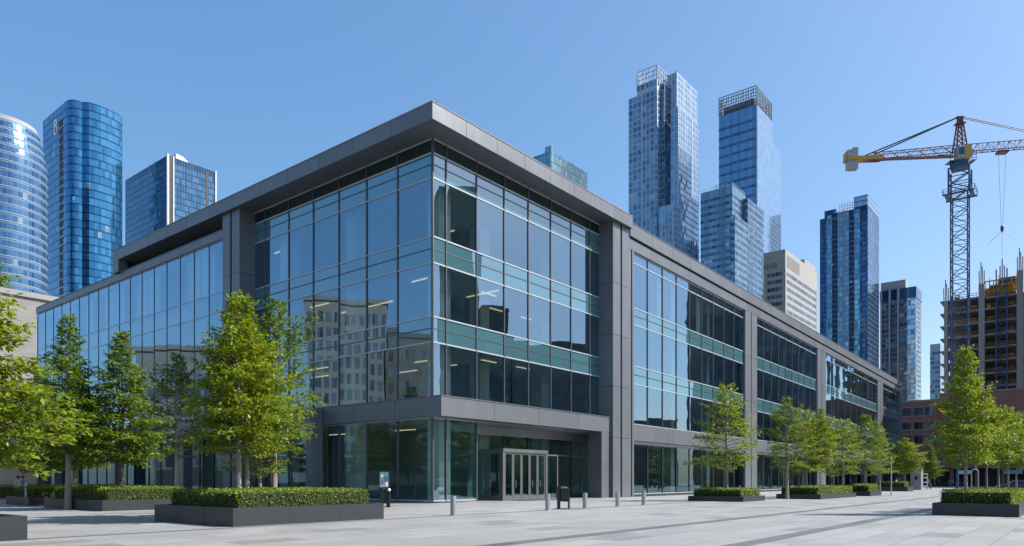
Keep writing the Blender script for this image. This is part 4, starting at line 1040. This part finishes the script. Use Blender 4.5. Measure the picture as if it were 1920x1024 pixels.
# ------------------------------------------------------------------ planters and hedges
def leaf_quad(V,Fc,p,ax,nv,L,W):
    s=ax.cross(nv); 
    if s.length<1e-4: s=ax.orthogonal()
    s.normalize(); i=len(V)
    V.append(p); V.append(p+ax*L*.5+s*W*.5); V.append(p+ax*L-nv*L*.12); V.append(p+ax*L*.5-s*W*.5)
    Fc.append((i,i+1,i+2,i+3))
def raw(name,V,Fc,mat,parent=None,smooth=False):
    me=bpy.data.meshes.new(name); me.from_pydata(V,[],Fc); me.materials.append(mat)
    if smooth: me.polygons.foreach_set('use_smooth',[True]*len(Fc))
    o=bpy.data.objects.new(name,me); col.objects.link(o)
    if parent: o.parent=parent
    return o
def rvec(r,s=1.): return Vector((r.gauss(0,s),r.gauss(0,s),r.gauss(0,s)))
PLG='stone planters on the plaza'; HG='clipped box hedges in the planters'
def planter(C,ll,lr,h,label,hlabel=None,htop=1.1,inset=.38,seed=1,dens=330,lsz=.075):
    F=Frame(C,uR,nR)           # a along uR, d negative goes along uL
    t=thing('planter',label,'planter',(C[0],C[1],0),PLG)
    b=MB(); w=.16
    b.obox(F,0,lr,0,h,-w,0); b.obox(F,0,lr,0,h,-ll,-ll+w); b.obox(F,0,w,0,h,-ll+w,-w); b.obox(F,lr-w,lr,0,h,-ll+w,-w)
    b.build('planter_wall',MT['planter'],t,merge=False,bevel=.012)
    b=MB()
    for k in range(1,int(lr/2.4)+1):
        a=lr*k/(int(lr/2.4)+1); b.obox(F,a-.012,a+.012,0.02,h-.02,-.05,.003)
    for k in range(1,int(ll/2.4)+1):
        a=ll*k/(int(ll/2.4)+1); b.obox(F,-.003,.05,.02,h-.02,-a-.012,-a+.012)
    if b.f: b.build('panel_joint',MT['slot'],t,merge=False)
    b=MB(); b.obox(F,w,lr-w,0,h-.1,-ll+w,-w); b.build('soil',MT['soil'],t)
    if not hlabel: return t
    hd=thing('hedge',hlabel,'hedge',tuple(F.pt(lr/2,h-.1,-ll/2)),HG)
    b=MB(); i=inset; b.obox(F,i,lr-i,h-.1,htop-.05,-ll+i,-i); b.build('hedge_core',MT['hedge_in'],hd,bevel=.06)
    r=random.Random(seed); V=[]; Fc=[]; base=F.pt(lr/2,h-.1,-ll/2)
    a0,a1,d0,d1=i-.02,lr-i+.02,-ll+i-.02,-i+.02
    H=htop-h+.1
    def scat(n,fp,nv):
        for _ in range(n):
            p=fp(); p=p+nv*(r.uniform(-.05,.03)+.03*math.sin(p.x*5.1+p.y*3.7)*math.cos(p.y*4.3-p.z*6))
            ax=(nv*.75+rvec(r,.55)).normalized(); n2=(nv+Vector((0,0,.5))+rvec(r,.6)).normalized()
            s=lsz*r.uniform(.6,1.25); leaf_quad(V,Fc,p-base,ax,n2,s,s*.62)
    UZ=Vector((0,0,1)); n_R=Vector((nR[0],nR[1],0)); n_L=Vector((nL[0],nL[1],0))
    scat(int(dens*(a1-a0)*(d1-d0)*.75),lambda:F.pt(r.uniform(a0,a1),htop,r.uniform(d0,d1)),UZ)
    scat(int(dens*(a1-a0)*H),lambda:F.pt(r.uniform(a0,a1),h-.1+H*r.random(),d1),n_R)
    scat(int(dens*(d1-d0)*H),lambda:F.pt(a0,h-.1+H*r.random(),r.uniform(d0,d1)),n_L)
    scat(int(dens*.5*(d1-d0)*H),lambda:F.pt(a1,h-.1+H*r.random(),r.uniform(d0,d1)),-n_L)
    scat(int(dens*.3*(a1-a0)*H),lambda:F.pt(r.uniform(a0,a1),h-.1+H*r.random(),d0),-n_R)
    raw('foliage',V,Fc,MT['hedge'],hd)
    return t
P1=gnd(437,988.3); planter(P1,5.4,6.25,.60,'wide dark stone planter with the front hedge left of the entrance','bright clipped hedge under the big cluster of trees left of the entrance',1.13,.42,1)
P2=gnd(192,958.9); planter(P2,7.6,4.6,.52,'dark stone planter behind the front one, half in shade','low hedge half in shade behind the front planter',1.1,.4,2)
P3=gnd(54,948.3); planter(P3,4.0,5.5,.50,'small dark stone planter near the left edge behind a slim post','shaded hedge near the left edge behind a slim post',1.05,.35,3)
P4c=gnd(51.5,1012.5); P4=(P4c[0]-uR[0]*6,P4c[1]-uR[1]*6); planter(P4,5.,6.,.60,'bare dark planter corner cut off by the left edge of the photo')
P5=gnd(1911,970); planter(P5,3.05,9.5,.52,'dark stone planter at the right with a row of trees','bright hedge around the row of trees at the right edge',1.03,.3,4)
R1=gnd(1393.7,941.2); planter(R1,4.05,4.2,.36,'low dark planter under the spreading tree right of the entrance','small hedge under the spreading tree right of the entrance',.86,.3,5,200,.1)
R2=gnd(1538.8,936.5); planter(R2,3.4,10.7,.38,'long low dark planter under the row of trees along the right wing','long hedge under the row of trees along the right wing',.95,.3,6,160,.11)
R3=gnd(1632,930.5); planter(R3,1.9,4.5,.45,'short dark planter behind the long one along the right wing','short hedge behind the long one along the right wing',1.05,.25,7,150,.12)
R4=gnd(1702,921.5); planter(R4,4.5,4.,.6,'small far planter in front of the end of the right wing','small round topped hedge in front of the utility kiosk',1.2,.5,8,90,.15)
R5=gnd(60,938.5); planter(R5,9.,9.,.1,'low kerbed bed beside the left wing','shaded hedge strip along the foot of the left wing',1.0,.2,9,60,.16)

# ------------------------------------------------------------------ trees
def tree_mesh(seed,H,R_,h0,prof,nb,sparse,leafL,upsw=.35):
    """returns trunk mesh data, crown data; layered sprays on upswept limbs"""
    r=random.Random(seed); tb=MB()
    tr=.012*H+.03; pts=[Vector((0,0,-.3))]; n=9
    for k in range(1,n+1): pts.append(Vector((r.uniform(-.02,.02)*k*.5,r.uniform(-.02,.02)*k*.5,H*.96*k/n)))
    rad=lambda z:max(.012,tr*(1-.93*z/H)*(1.25 if z<.15 else 1))
    for p,q in zip(pts,pts[1:]): tb.tube(p,q,rad(p.z),rad(q.z),7,0,False)
    def cen(z):
        f=max(0,min(n-1e-3,z/(H*.96)*n)); k=int(f); return pts[k].lerp(pts[min(k+1,n)],f-k)
    V=[];Fc=[]; UZ=Vector((0,0,1)); phi=r.uniform(0,6)
    for k in range(nb):
        f=(k+.5)/nb; z=h0+(H-h0)*(1-(1-f)**1.15)*.97; z=h0+(H-h0)*f*.98
        phi+=2.39996+r.uniform(-.35,.35)
        L=R_*prof(f)*r.uniform(.68,1.18)
        if sparse and r.random()<.22: L*=1.35
        el=upsw*(.35+1.5*f)+r.uniform(-.12,.12)
        d=Vector((math.cos(phi)*math.cos(el),math.sin(phi)*math.cos(el),math.sin(el)))
        base=cen(z*.98); seg=5; bp=[base]; dd=d.copy()
        for s in range(seg):
            dd=(dd+Vector((0,0,-.05 if f<.5 else .03))+rvec(r,.07)).normalized(); bp.append(bp[-1]+dd*L/seg)
        br=max(.008,tr*.30*(1-.7*f)*min(1,L/R_+.2))
        for s in range(seg): tb.tube(bp[s],bp[s+1],br*(1-s/seg*.85),br*(1-(s+1)/seg*.85),4,0,False)
        side=d.cross(UZ).normalized()
        ntw=max(4,int((13 if not sparse else 11)*(L/R_)**.7+3))
        for w in range(ntw):
            q=(.16 if not sparse else .3)+(.86 if not sparse else .72)*(w+r.random())/ntw; q=min(q,1.)
            fi=q*seg; i=min(seg-1,int(fi)); p=bp[i].lerp(bp[i+1],fi-i)
            tl=L*.42*(1.08-q*.72)*r.uniform(.7,1.2)+.12
            sg=1 if w%2 else -1
            td=(side*sg*r.uniform(.5,1.)+d*r.uniform(.5,1.)+UZ*r.uniform(-.25,.22)).normalized()
            if q>.93: td=(d+rvec(r,.2)).normalized()
            nl=max(4,int(tl/(leafL*.28 if not sparse else leafL*.33)))
            for l in range(nl):
                g_=(l+r.random())/nl; pp=p+td*tl*g_+Vector((0,0,-.10*tl*g_*g_))+rvec(r,.028+.03*(1-f))
                ax=(td*.7+side*r.choice((-1,1))*r.uniform(.2,.9)+UZ*r.uniform(-.55,.25)+rvec(r,.25)).normalized()
                nv=(UZ+rvec(r,.42)).normalized(); s=leafL*r.uniform(.6,1.25)
                leaf_quad(V,Fc,pp,ax,nv,s,s*.55)
    return tb,V,Fc
con=lambda f:(.62+1.6*f if f<.2 else .94-.80*((f-.2)/.8)**1.05)*1.05
con2=lambda f:(.7+1.6*f if f<.2 else 1.04-.96*((f-.2)/.8)**.82)
ova=lambda f:.55+.5*math.sin(math.pi*min(1,f*1.02+.12))-.42*max(0,f-.55)/.45
spr=lambda f:max(.12,(.75+.4*f*2 if f<.3 else 1.0-.8*((f-.3)/.7)))
VAR={}
def variant(key,*a,leaf='leaf',bark='bark'):
    tb,V,Fc=tree_mesh(*a)
    tm=tb.build('trunk',MT[bark],None,recalc=False,merge=False,smooth=True); cm=raw('crown',V,Fc,MT[leaf])
    VAR[key]=(tm.data,cm.data,a[1],a[2]); bpy.data.objects.remove(tm); bpy.data.objects.remove(cm)
variant('big',11,8.4,2.15,2.55,con,118,False,.17,.42)
variant('big2',12,8.4,2.1,2.8,ova,108,False,.17,.38)
variant('near',17,8.4,2.6,1.95,con,150,False,.19,.20)
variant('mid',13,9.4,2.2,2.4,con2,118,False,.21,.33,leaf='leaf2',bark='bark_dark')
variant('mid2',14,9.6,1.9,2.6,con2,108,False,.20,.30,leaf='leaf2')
variant('high',18,8.4,2.1,4.1,ova,84,False,.19,.40)
variant('high2',19,8.4,2.1,4.0,con,76,False,.19,.40,leaf='leaf2')
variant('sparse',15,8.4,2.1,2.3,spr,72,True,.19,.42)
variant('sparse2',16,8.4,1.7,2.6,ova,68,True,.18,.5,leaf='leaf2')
def tree(key,x,y,H,Rr,label,group,rot=0.,z=0.):
    t=thing('tree',label,'tree',(x,y,z),group)
    tm,cm,h,r0=VAR[key]; k=(Rr/r0,Rr/r0,(H-z)/h)
    for nm,me in (('trunk',tm),('crown',cm)):
        o=bpy.data.objects.new(nm,me); col.objects.link(o); o.parent=t; o.scale=k if nm=='crown' else k
    t.rotation_euler=(0,0,rot)
    return t
def at(px,Y): return ((px-960)/FPX*Y,Y)
TG_='young trees on the plaza'
x,y=at(447,26.2); tree('big',x,y,zat(545,26.2),1.95,'full bright green tree with the highest crown in the front planter',TG_,.4)
x,y=at(463,27.6); tree('big2',x,y,zat(600,27.6),1.6,'bright green tree just right of the highest one in the front planter',TG_,2.2)
x,y=at(487,28.6); tree('sparse',x,y,zat(690,28.6),1.35,'small loose tree low behind the full trees of the front planter',TG_,1.3)
x,y=at(514,29.4); tree('sparse2',x,y,zat(556,29.4),1.85,'thin airy tree reaching over the grey pillar from the front planter',TG_,4.2)
tree('near',-15.0,19.3,zat(415,19.3),2.75,'large tree cut off by the left edge of the photo',TG_,.9)
x,y=at(128,36.4); tree('mid2',x,y,zat(583,36.4),2.1,'tall narrow tree whose trunk stands on the paving before the planter wall',TG_,.2)
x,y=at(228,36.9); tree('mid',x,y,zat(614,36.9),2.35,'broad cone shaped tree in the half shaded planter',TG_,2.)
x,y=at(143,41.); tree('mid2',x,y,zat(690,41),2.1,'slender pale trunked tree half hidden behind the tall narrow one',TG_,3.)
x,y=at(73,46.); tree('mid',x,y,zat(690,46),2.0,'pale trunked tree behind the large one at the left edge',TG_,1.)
x,y=at(330,46.); tree('sparse2',x,y,zat(660,46),2.,'added tree standing in for a dark reflection in the left wing glass',TG_,5.)  # added tree, placed where the wing glass only mirrors dark trees
x,y=at(1362,51.8); tree('sparse',x,y,zat(720,51.8),2.35,'wide open branched tree in the low planter right of the entrance',TG_,.5)
x,y=at(1476,55.6); tree('sparse2',x,y,zat(743,55.6),1.7,'slim trunked tree standing on the paving before the long planter',TG_,.1)
x,y=at(1512,59.); tree('sparse',x,y,zat(768,59.),1.8,'first tree inside the long planter along the right wing',TG_,2.)
x,y=at(1538,60.); tree('big2',x,y,zat(762,60.),1.35,'second tree inside the long planter, narrow and pale',TG_,4.)
x,y=at(1580,64.); tree('sparse',x,y,zat(786,64.),2.1,'third tree inside the long planter, wide and yellow green',TG_,1.)
x,y=at(1622,70.); tree('sparse2',x,y,zat(776,70.),2.2,'tree in the short planter near the end of the right wing',TG_,3.)
x,y=at(1650,82.); tree('sparse',x,y,zat(800,82.),1.6,'small tree against the last bay of the right wing',TG_,2.6)
x,y=at(1697,98.); tree('big2',x,y,zat(819,98.),2.2,'round crowned tree before the utility kiosk',TG_,2.)
x,y=at(1745,125.); tree('mid',x,y,zat(833,125.),1.9,'small cone shaped tree before the brick building',TG_,3.)
x,y=at(1811,31.2); tree('big',x,y,zat(648,31.2),1.42,'tallest tree in the right hand planter',TG_,3.3)
x,y=at(1850,33.5); tree('high',x,y,zat(752,33.5),1.05,'second tree in the right hand planter, behind the tallest',TG_,1.1)
x,y=at(1872,35.2); tree('high2',x,y,zat(765,35.2),1.1,'third tree in the right hand planter, with a darker crown',TG_,5.1)
x,y=at(1890,37.); tree('high',x,y,zat(762,37.),1.05,'fourth tree in the right hand planter, pale trunk',TG_,2.6)
x,y=at(1906,39.5); tree('high2',x,y,zat(795,39.5),1.1,'last small tree in the right hand planter',TG_,.6)
# trees just outside the frame that the lobby glass mirrors
for i,(x,y,h,k) in enumerate(((34,37,8.5,'big'),(39,43,9.,'mid'),(44,49,8.5,'big2'),(46,38,9,'mid2'),(52,46,9,'mid'))):
    tree(k,x,y,h,2.2,('leafy tree beyond the right edge mirrored in the lobby glass'),'trees beside the plaza mirrored in the glass',i*1.3)
for i,(x,y,h,k) in enumerate(((-39,41,9,'mid'),(-40,45.5,9,'mid2'),(-39.5,50,9.5,'mid'),(-42,54,9,'mid2'),(-47,58.5,9,'mid'),(-44,48,9.5,'mid'))):
    tree(k,x,y,h,2.4,('leafy tree beyond the left edge mirrored in the left glass'),'trees left of the plaza mirrored in the glass',i*1.7)

# ------------------------------------------------------------------ street furniture
def bollard_mesh():
    b=MB(); b.lathe((0,0,0),[(0.0,0.0),(.15,0),(.15,.02),(.125,.025),(.125,.78),(.118,.81),(.0,.815)],24); return b
first=None
for px,py,lab in ((850,966,'steel bollard in front of the glass corner, nearest of the row'),(1027,957,'steel bollard just left of the black stand'),
        (1097,953,'steel bollard between the black stand and the canopy pillar'),(1158,950,'steel bollard in front of the canopy pillar'),(1207,947,'steel bollard furthest right in front of the right wing')):
    x,y=gnd(px,py)
    if first is None:
        o=bollard_mesh().build('bollard',MT['steel'],None,smooth=False); first=o
        m=o.modifiers.new('edge','EDGE_SPLIT'); m.split_angle=R(40); o.data.polygons.foreach_set('use_smooth',[True]*len(o.data.polygons))
    else: o=first.copy(); col.objects.link(o)
    o.location=(x,y,0); tag(o,lab,'bollard','steel bollards along the paving band')
x,y=gnd(49,947.5); b=MB(); b.lathe((x,y,0),[(0,0),(.10,0),(.10,.03),(.06,.05),(.065,1.1),(.085,1.14),(.085,1.3),(.05,1.36),(0,1.37)],16)
tag(b.build('marker_post',MT['steel'],smooth=True),'slim pale post before the small planter at the left','post')
# information sign
x,y=gnd(721,951); F=Frame((x,y),uR,nR); F=Frame((x,y),(.97,.243),(.243,-.97))
t=thing('information_sign','black framed information board with pale poster beside the front planter','sign',(x,y,0))
b=MB(); b.obox(F,-.31,.29,1.05,2.0,-.05,.03); b.build('frame',MT['black'],t,bevel=.01)
b=MB(); b.obox(F,-.26,.21,1.1,1.93,.031,.038,0); b.obox(F,-.26,.21,1.6,1.93,.039,.042,1); b.obox(F,-.02,.19,1.42,1.7,.043,.046,2); b.obox(F,-.2,-.08,1.66,1.8,.043,.046,3)
for k in range(4): b.obox(F,-.22,-.02-.03*(k%2),1.5-k*.07,1.53-k*.07,.043,.046,2)
b.obox(F,.05,.18,1.15,1.38,.039,.046,3)
b.build('poster',[MT['poster'],MT['poster_teal'],MT['poster_blue'],MT['white']],t,merge=False)
b=MB(); b.obox(F,-.22,-.12,0,1.05,-.04,.02); b.obox(F,.1,.2,0,1.05,-.04,.02); b.obox(F,-.12,.1,.2,.95,-.03,.0); b.obox(F,-.3,.3,0,.03,-.2,.2); b.build('stand',MT['black'],t,merge=False)
x,y=gnd(729.5,951.3); t=thing('bollard_light','thin black post with white cap beside the information board','post',(x,y,0))
b=MB(); b.lathe((x,y,0),[(0,0),(.07,0),(.07,.9),(0,.9)],12); b.build('post',MT['black'],t); b=MB(); b.lathe((x,y,.9),[(0,0),(.085,0),(.085,.1),(.05,.14),(0,.14)],12); b.build('cap',MT['white'],t)
# black stand by the doors
x,y=gnd(1056,954.3); F=Frame((x,y),(.99,.14),(.14,-.99))
t=thing('litter_bin','black two legged bin stand on the paving before the doors','litter bin',(x,y,0))
b=MB(); b.obox(F,-.31,-.17,0,1.17,-.12,.12); b.build('leg',MT['black'],t,bevel=.01)
b=MB(); b.obox(F,.26,.33,0,1.0,-.1,.1); b.build('leg',MT['black'],t,bevel=.01)
b=MB(); b.obox(F,-.168,.258,.42,1.06,-.2,.2); b.obox(F,-.12,.22,.38,.42,-.16,.16); b.build('bin_body',MT['black'],t,bevel=.03)
b=MB(); b.hexa([F.pt(-.165,1.062,-.22),F.pt(.3,1.062,-.22),F.pt(.3,1.062,.22),F.pt(-.165,1.062,.22),F.pt(-.16,1.16,-.16),F.pt(.12,1.16,-.16),F.pt(.12,1.16,.16),F.pt(-.16,1.16,.16)]); b.build('lid',MT['mull_v'],t,bevel=.01)
b=MB(); b.obox(F,-.42,.2,0,.025,-.3,.2); b.build('base_plate',MT['black'],t)
# doormat
b=MB(); b.obox(FR,V0+.3,V1+1.2,.004,.02,.25,1.5); tag(b.build('door_mat',MT['slot']),'dark flat mat lying before the entrance doors','mat')
# lamp posts
x,y=gnd(1671,929); t=thing('lamp_post','slim grey lamp post before the last bay of the right wing','lamp post',(x,y,0))
b=MB(); b.lathe((x,y,0),[(0,0),(.13,0),(.13,.05),(.06,.08),(.05,3.3),(0,3.3)],12); b.build('post',MT['mull_h'],t); b=MB(); b.lathe((x,y,3.3),[(0,0),(.06,0),(.07,.25),(.04,.3),(0,.3)],12); b.build('lamp_head',MT['mull_h'],t)
x,y=gnd(1795,925.5); t=thing('lamp_post','dark blue post behind the right hand planter','post',(x,y,0))
b=MB(); b.lathe((x,y,0),[(0,0),(.2,0),(.2,.05),(.14,.1),(.12,3.9),(0,3.95)],12); b.build('post',simple('blue_post',(.02,.06,.14),.4,.3),t)
b=MB(); b.lathe((x,y,3.95),[(0,0),(.16,.02),(.16,.28),(0,.3)],12); b.build('cap',MT['black'],t)
x,y=gnd(1828,930); t=thing('hoop_stand','pale arched hoop rail among the trees of the right hand planter','rail',(x,y,0))
b=MB(); F=Frame((x,y),(1,0),(0,-1)); pts=[(-.32,0),(-.32,2.2)]+[(.32*math.cos(math.pi*(1-k/10)),2.2+.32*math.sin(math.pi*(1-k/10))) for k in range(1,10)]+[(.32,2.2),(.32,0)]
for p,q in zip(pts,pts[1:]): b.tube(F.pt(p[0],p[1]),F.pt(q[0],q[1]),.045,n=8)
b.build('hoop',MT['steel'],t,merge=False,smooth=True)
# utility kiosk
Yk=108.; x0,y0=at(1727,Yk); F=Frame((x0,y0),uR,nR); FL2=Frame((x0,y0),uL,nL)
t=thing('utility_kiosk','pale grey utility kiosk with dark hatch and open side rack','kiosk',(x0,y0,0))
ka=along((x0,y0),uL,1707); kb=along((x0,y0),uR,1741)
b=MB(); b.obox(FL2,0,ka,0,2.95,-1.6,0,0); b.obox(FL2,-.08,ka+.08,2.95,3.08,-1.7,.08,0); b.build('cabinet',simple('kiosk_grey',(.19,.20,.21),.6,.1),t,merge=False,bevel=.02)
b=MB(); b.obox(FL2,ka*.32,ka*.62,1.5,2.1,-.02,.03); b.build('hatch',MT['slot'],t)
b=MB(); b.obox(FL2,ka*.05,ka*.75,.1,1.05,-.02,.05); b.build('panel',simple('kiosk_panel',(.22,.22,.24),.6),t)
b=MB()
for a in (1.65,kb): 
    for d in (-.2,-1.4): b.obox(F,a-.07,a+.07,0,2.5,d-.07,d+.07)
for z in (.5,1.1,1.8,2.42): b.obox(F,1.6,kb+.05,z,z+.08,-1.46,-.14)
b.build('side_rack',MT['mull_h'],t,merge=False)

# people: one continuous skinned body, clothes by region
def person_mesh(name,joints,edges):
    me=bpy.data.meshes.new(name); me.from_pydata([j[:3] for j in joints],edges,[])
    o=bpy.data.objects.new(name,me); col.objects.link(o)
    o.modifiers.new('skin','SKIN'); s=o.modifiers.new('sub','SUBSURF'); s.levels=1; s.render_levels=1
    for v,j in zip(me.skin_vertices[0].data,joints): v.radius=(j[3],j[3]*(j[4] if len(j)>4 else 1))
    me.skin_vertices[0].data[0].use_root=True
    dg=bpy.context.evaluated_depsgraph_get(); m2=bpy.data.meshes.new_from_object(o.evaluated_get(dg)); bpy.data.objects.remove(o); return m2
def walker(st):
    J=[(0,0,.95,.15,.8),(0,0,1.15,.135,.8),(0,.01,1.35,.16,.75),(0,.01,1.48,.07),(0,0,1.56,.055),(0,-.02,1.66,.095),(0,-.02,1.75,.075),
       (.18,0,1.42,.06),(.25,.06*st,1.15,.045),(.24,-.10*st,.93,.035),(.23,-.14*st,.84,.03),
       (-.18,0,1.42,.06),(-.25,-.06*st,1.15,.045),(-.24,.1*st,.93,.035),(-.23,.12*st,.84,.03),
       (.09,0,.88,.095),(.10,-.12*st,.5,.065),(.10,-.02-.16*st,.08,.045),(.10,-.16-.16*st,.04,.04),
       (-.09,0,.88,.095),(-.10,.08*st,.5,.065),(-.10,.22*st,.08,.045),(-.10,.12*st-.08,.04,.04)]
    E=[(0,1),(1,2),(2,3),(3,4),(4,5),(5,6),(2,7),(7,8),(8,9),(9,10),(2,11),(11,12),(12,13),(13,14),(0,15),(15,16),(16,17),(17,18),(0,19),(19,20),(20,21),(21,22)]
    return person_mesh('person',J,E)
bodies=[walker(0.1),walker(1.)]
cloth={}
def person(x,y,rot,top,leg,label,pose):
    me=bodies[pose].copy(); me.materials.clear()
    for c in (top,leg):
        if c not in cloth: cloth[c]=simple('cloth_'+str(len(cloth)),c,.85)
    for m in (cloth[top],cloth[leg],MT['skin']): me.materials.append(m)
    for p in me.polygons:
        z=p.center.z; p.material_index=2 if (z>1.5 or (z<.9 and abs(p.center.x)>.2)) else (0 if z>.93 else 1)
    o=bpy.data.objects.new('person',me); col.objects.link(o); o.location=(x,y,0); o.rotation_euler=(0,0,rot); tag(o,label,'person','people on the plaza')
    b=MB(); b.lathe((0,0.0,1.70),[(.108,-.05),(.112,.02),(.09,.09),(.05,.12),(0,.125)],12)
    for v in b.v: pass
    h=b.build('hair',MT['hair'],None,smooth=True); h.parent=o
for px,Y,rot,top,leg,lab,ps in ((1752,140,1.,(.02,.02,.03),(.02,.02,.03),'person in black walking before the brick building',1),(1761,150,2.,(.25,.05,.05),(.03,.03,.05),'person in a red top before the brick building',0),
        (1741,128,.5,(.06,.07,.1),(.04,.04,.05),'person in dark clothes beside the far cone shaped tree',1),(1779,158,4.,(.4,.2,.16),(.05,.05,.07),'person in a pink top near the brick piers',0),
        (1786,160,1.,(.5,.5,.5),(.03,.04,.08),'person in a white top near the blue post',1),(1686,112,2.2,(.03,.03,.04),(.03,.03,.04),'person in dark clothes beside the far planter',0),
        (1681,118,.3,(.35,.3,.25),(.05,.05,.06),'person in a tan top by the end of the right wing',1),
        (34,52,1.2,(.45,.36,.3),(.2,.18,.17),'person in pale clothes at the foot of the left wing',0),(43,54,2.6,(.12,.2,.34),(.03,.03,.05),'person in a blue top at the foot of the left wing',1)):
    x,y=at(px,Y); person(x,y,rot,top,leg,lab,ps)
# cafe tables by the brick building
ct=None
for i,(px,Y) in enumerate(((1768,152),(1774,155),(1790,150),(1802,153),(1812,156))):
    x,y=at(px,Y)
    if ct is None:
        ct=thing('cafe_table','small round cafe table before the brick building','table',(x,y,0),'cafe tables before the brick building')
        b=MB(); b.lathe((x,y,.72),[(0,0),(.42,0),(.42,.03),(0,.03)],14); b.build('table_top',MT['poster'],ct); b=MB(); b.lathe((x,y,0),[(0,0),(.25,0),(.25,.03),(.04,.05),(.04,.72),(0,.72)],10); b.build('pedestal',MT['black'],ct)
    else: c=dup(ct,None,(x,y,0))
# parked car at the right edge
def car(x,y,rot,label,paint):
    t=thing('parked_car',label,'car',(0,0,0))
    prof=[(-2.15,.35),(-2.2,.75),(-2.0,.95),(-1.55,1.0),(-1.0,1.42),(.35,1.46),(1.05,1.0),(1.95,.88),(2.15,.65),(2.12,.35)]
    b=MB()
    for s,w0,w1 in ((-1,.88,.68),(1,.88,.68)): 
        pts=[Vector((p[0],s*(w0 if p[1]<=1.0 else w1),p[1])) for p in prof]; b.face(pts if s<0 else pts[::-1])
    for i in range(len(prof)):
        p,q=prof[i],prof[(i+1)%len(prof)]; wp=.88 if p[1]<=1. else .68; wq=.88 if q[1]<=1. else .68
        b.face([(p[0],-wp,p[1]),(p[0],wp,p[1]),(q[0],wq,q[1]),(q[0],-wq,q[1])])
    b.build('body',paint,t,bevel=.05)
    b=MB()
    for s in (-1,1): b.face([(-1.45,s*.87,1.03),(.92,s*.87,1.03),(.32,s*.70,1.40),(-.95,s*.70,1.38)])
    b.face([(1.0,-.8,1.05),(1.0,.8,1.05),(.40,.64,1.44),(.40,-.64,1.44)]); b.face([(-1.52,-.8,1.05),(-1.52,.8,1.05),(-1.03,.64,1.41),(-1.03,-.64,1.41)])
    b.build('window',MT['dkwin'],t,recalc=False,merge=False)
    for wx in (-1.35,1.35):
        for s in (-1,1):
            b=MB(); b.tube((wx,s*.72,.32),(wx,s*.90,.32),.32,n=18); w=b.build('wheel',MT['black'],t); b=MB(); b.tube((wx,s*.88,.32),(wx,s*.91,.32),.19,n=14); b.build('rim',MT['steel'],w)
    for s in (-1,1): b=MB(); b.box(2.08,2.17,s*.62-.16,s*.62+.16,.62,.76); b.build('headlight',MT['white'],t)
    t.location=(x,y,0); t.rotation_euler=(0,0,rot)
x,y=at(1908,92.); car(x,y,R(160),'dark car parked behind the right hand planter',simple('car_paint_dark',(.02,.025,.05),.25,.4))
for i,(x,y,r_,c) in enumerate(((36,30,80,(.5,.5,.52)),(40,52,70,(.6,.6,.6)))): car(x,y,R(r_),('silver car beyond the right edge mirrored in the lobby glass','white car beyond the right edge mirrored in the lobby glass')[i],simple('car_paint_'+('silver','white')[i],c,.25,.3))

# ------------------------------------------------------------------ light, sky, camera
EL,AZ=R(44),R(86)                 # azimuth clockwise from +Y
sd=Vector((math.sin(AZ)*math.cos(EL),math.cos(AZ)*math.cos(EL),math.sin(EL)))
w=bpy.data.worlds.new('World'); sc.world=w; w.use_nodes=True; nt=w.node_tree; nt.nodes.clear()
sk=nt.nodes.new('ShaderNodeTexSky'); sk.sky_type='NISHITA'; sk.sun_disc=False; sk.sun_elevation=EL; sk.sun_rotation=AZ; sk.air_density=1.0; sk.dust_density=1.5; sk.ozone_density=4.; sk.altitude=50
bg=nt.nodes.new('ShaderNodeBackground'); bg.inputs[1].default_value=.15; ou=nt.nodes.new('ShaderNodeOutputWorld')
gm=N(nt,'ShaderNodeGamma',{0:sk.outputs[0],1:.66}); hs=N(nt,'ShaderNodeHueSaturation',{'Saturation':1.42,'Color':gm.outputs[0]})
nt.links.new(hs.outputs[0],bg.inputs[0]); nt.links.new(bg.outputs[0],ou.inputs[0])
L=bpy.data.lights.new('sun','SUN'); L.energy=4.1; L.angle=R(.5); L.color=(1.,.965,.905); lo=bpy.data.objects.new('sun',L); col.objects.link(lo)
lo.rotation_euler=sd.to_track_quat('Z','Y').to_euler(); lo.location=(60,-20,80)
cam=bpy.data.cameras.new('camera'); co=bpy.data.objects.new('camera',cam); col.objects.link(co)
cam.sensor_width=36; cam.lens=36*FPX/1920; cam.shift_y=(HZ-512)/1920; cam.clip_end=6000; cam.clip_start=.1
co.location=(0,0,CAMZ); co.rotation_euler=(R(90),0,0); sc.camera=co
sc.view_settings.view_transform='Standard'; sc.view_settings.look='None'; sc.view_settings.exposure=1.15; sc.view_settings.gamma=1
sc.cycles.max_bounces=8; sc.cycles.transparent_max_bounces=24; sc.cycles.glossy_bounces=4; sc.cycles.use_denoising=True
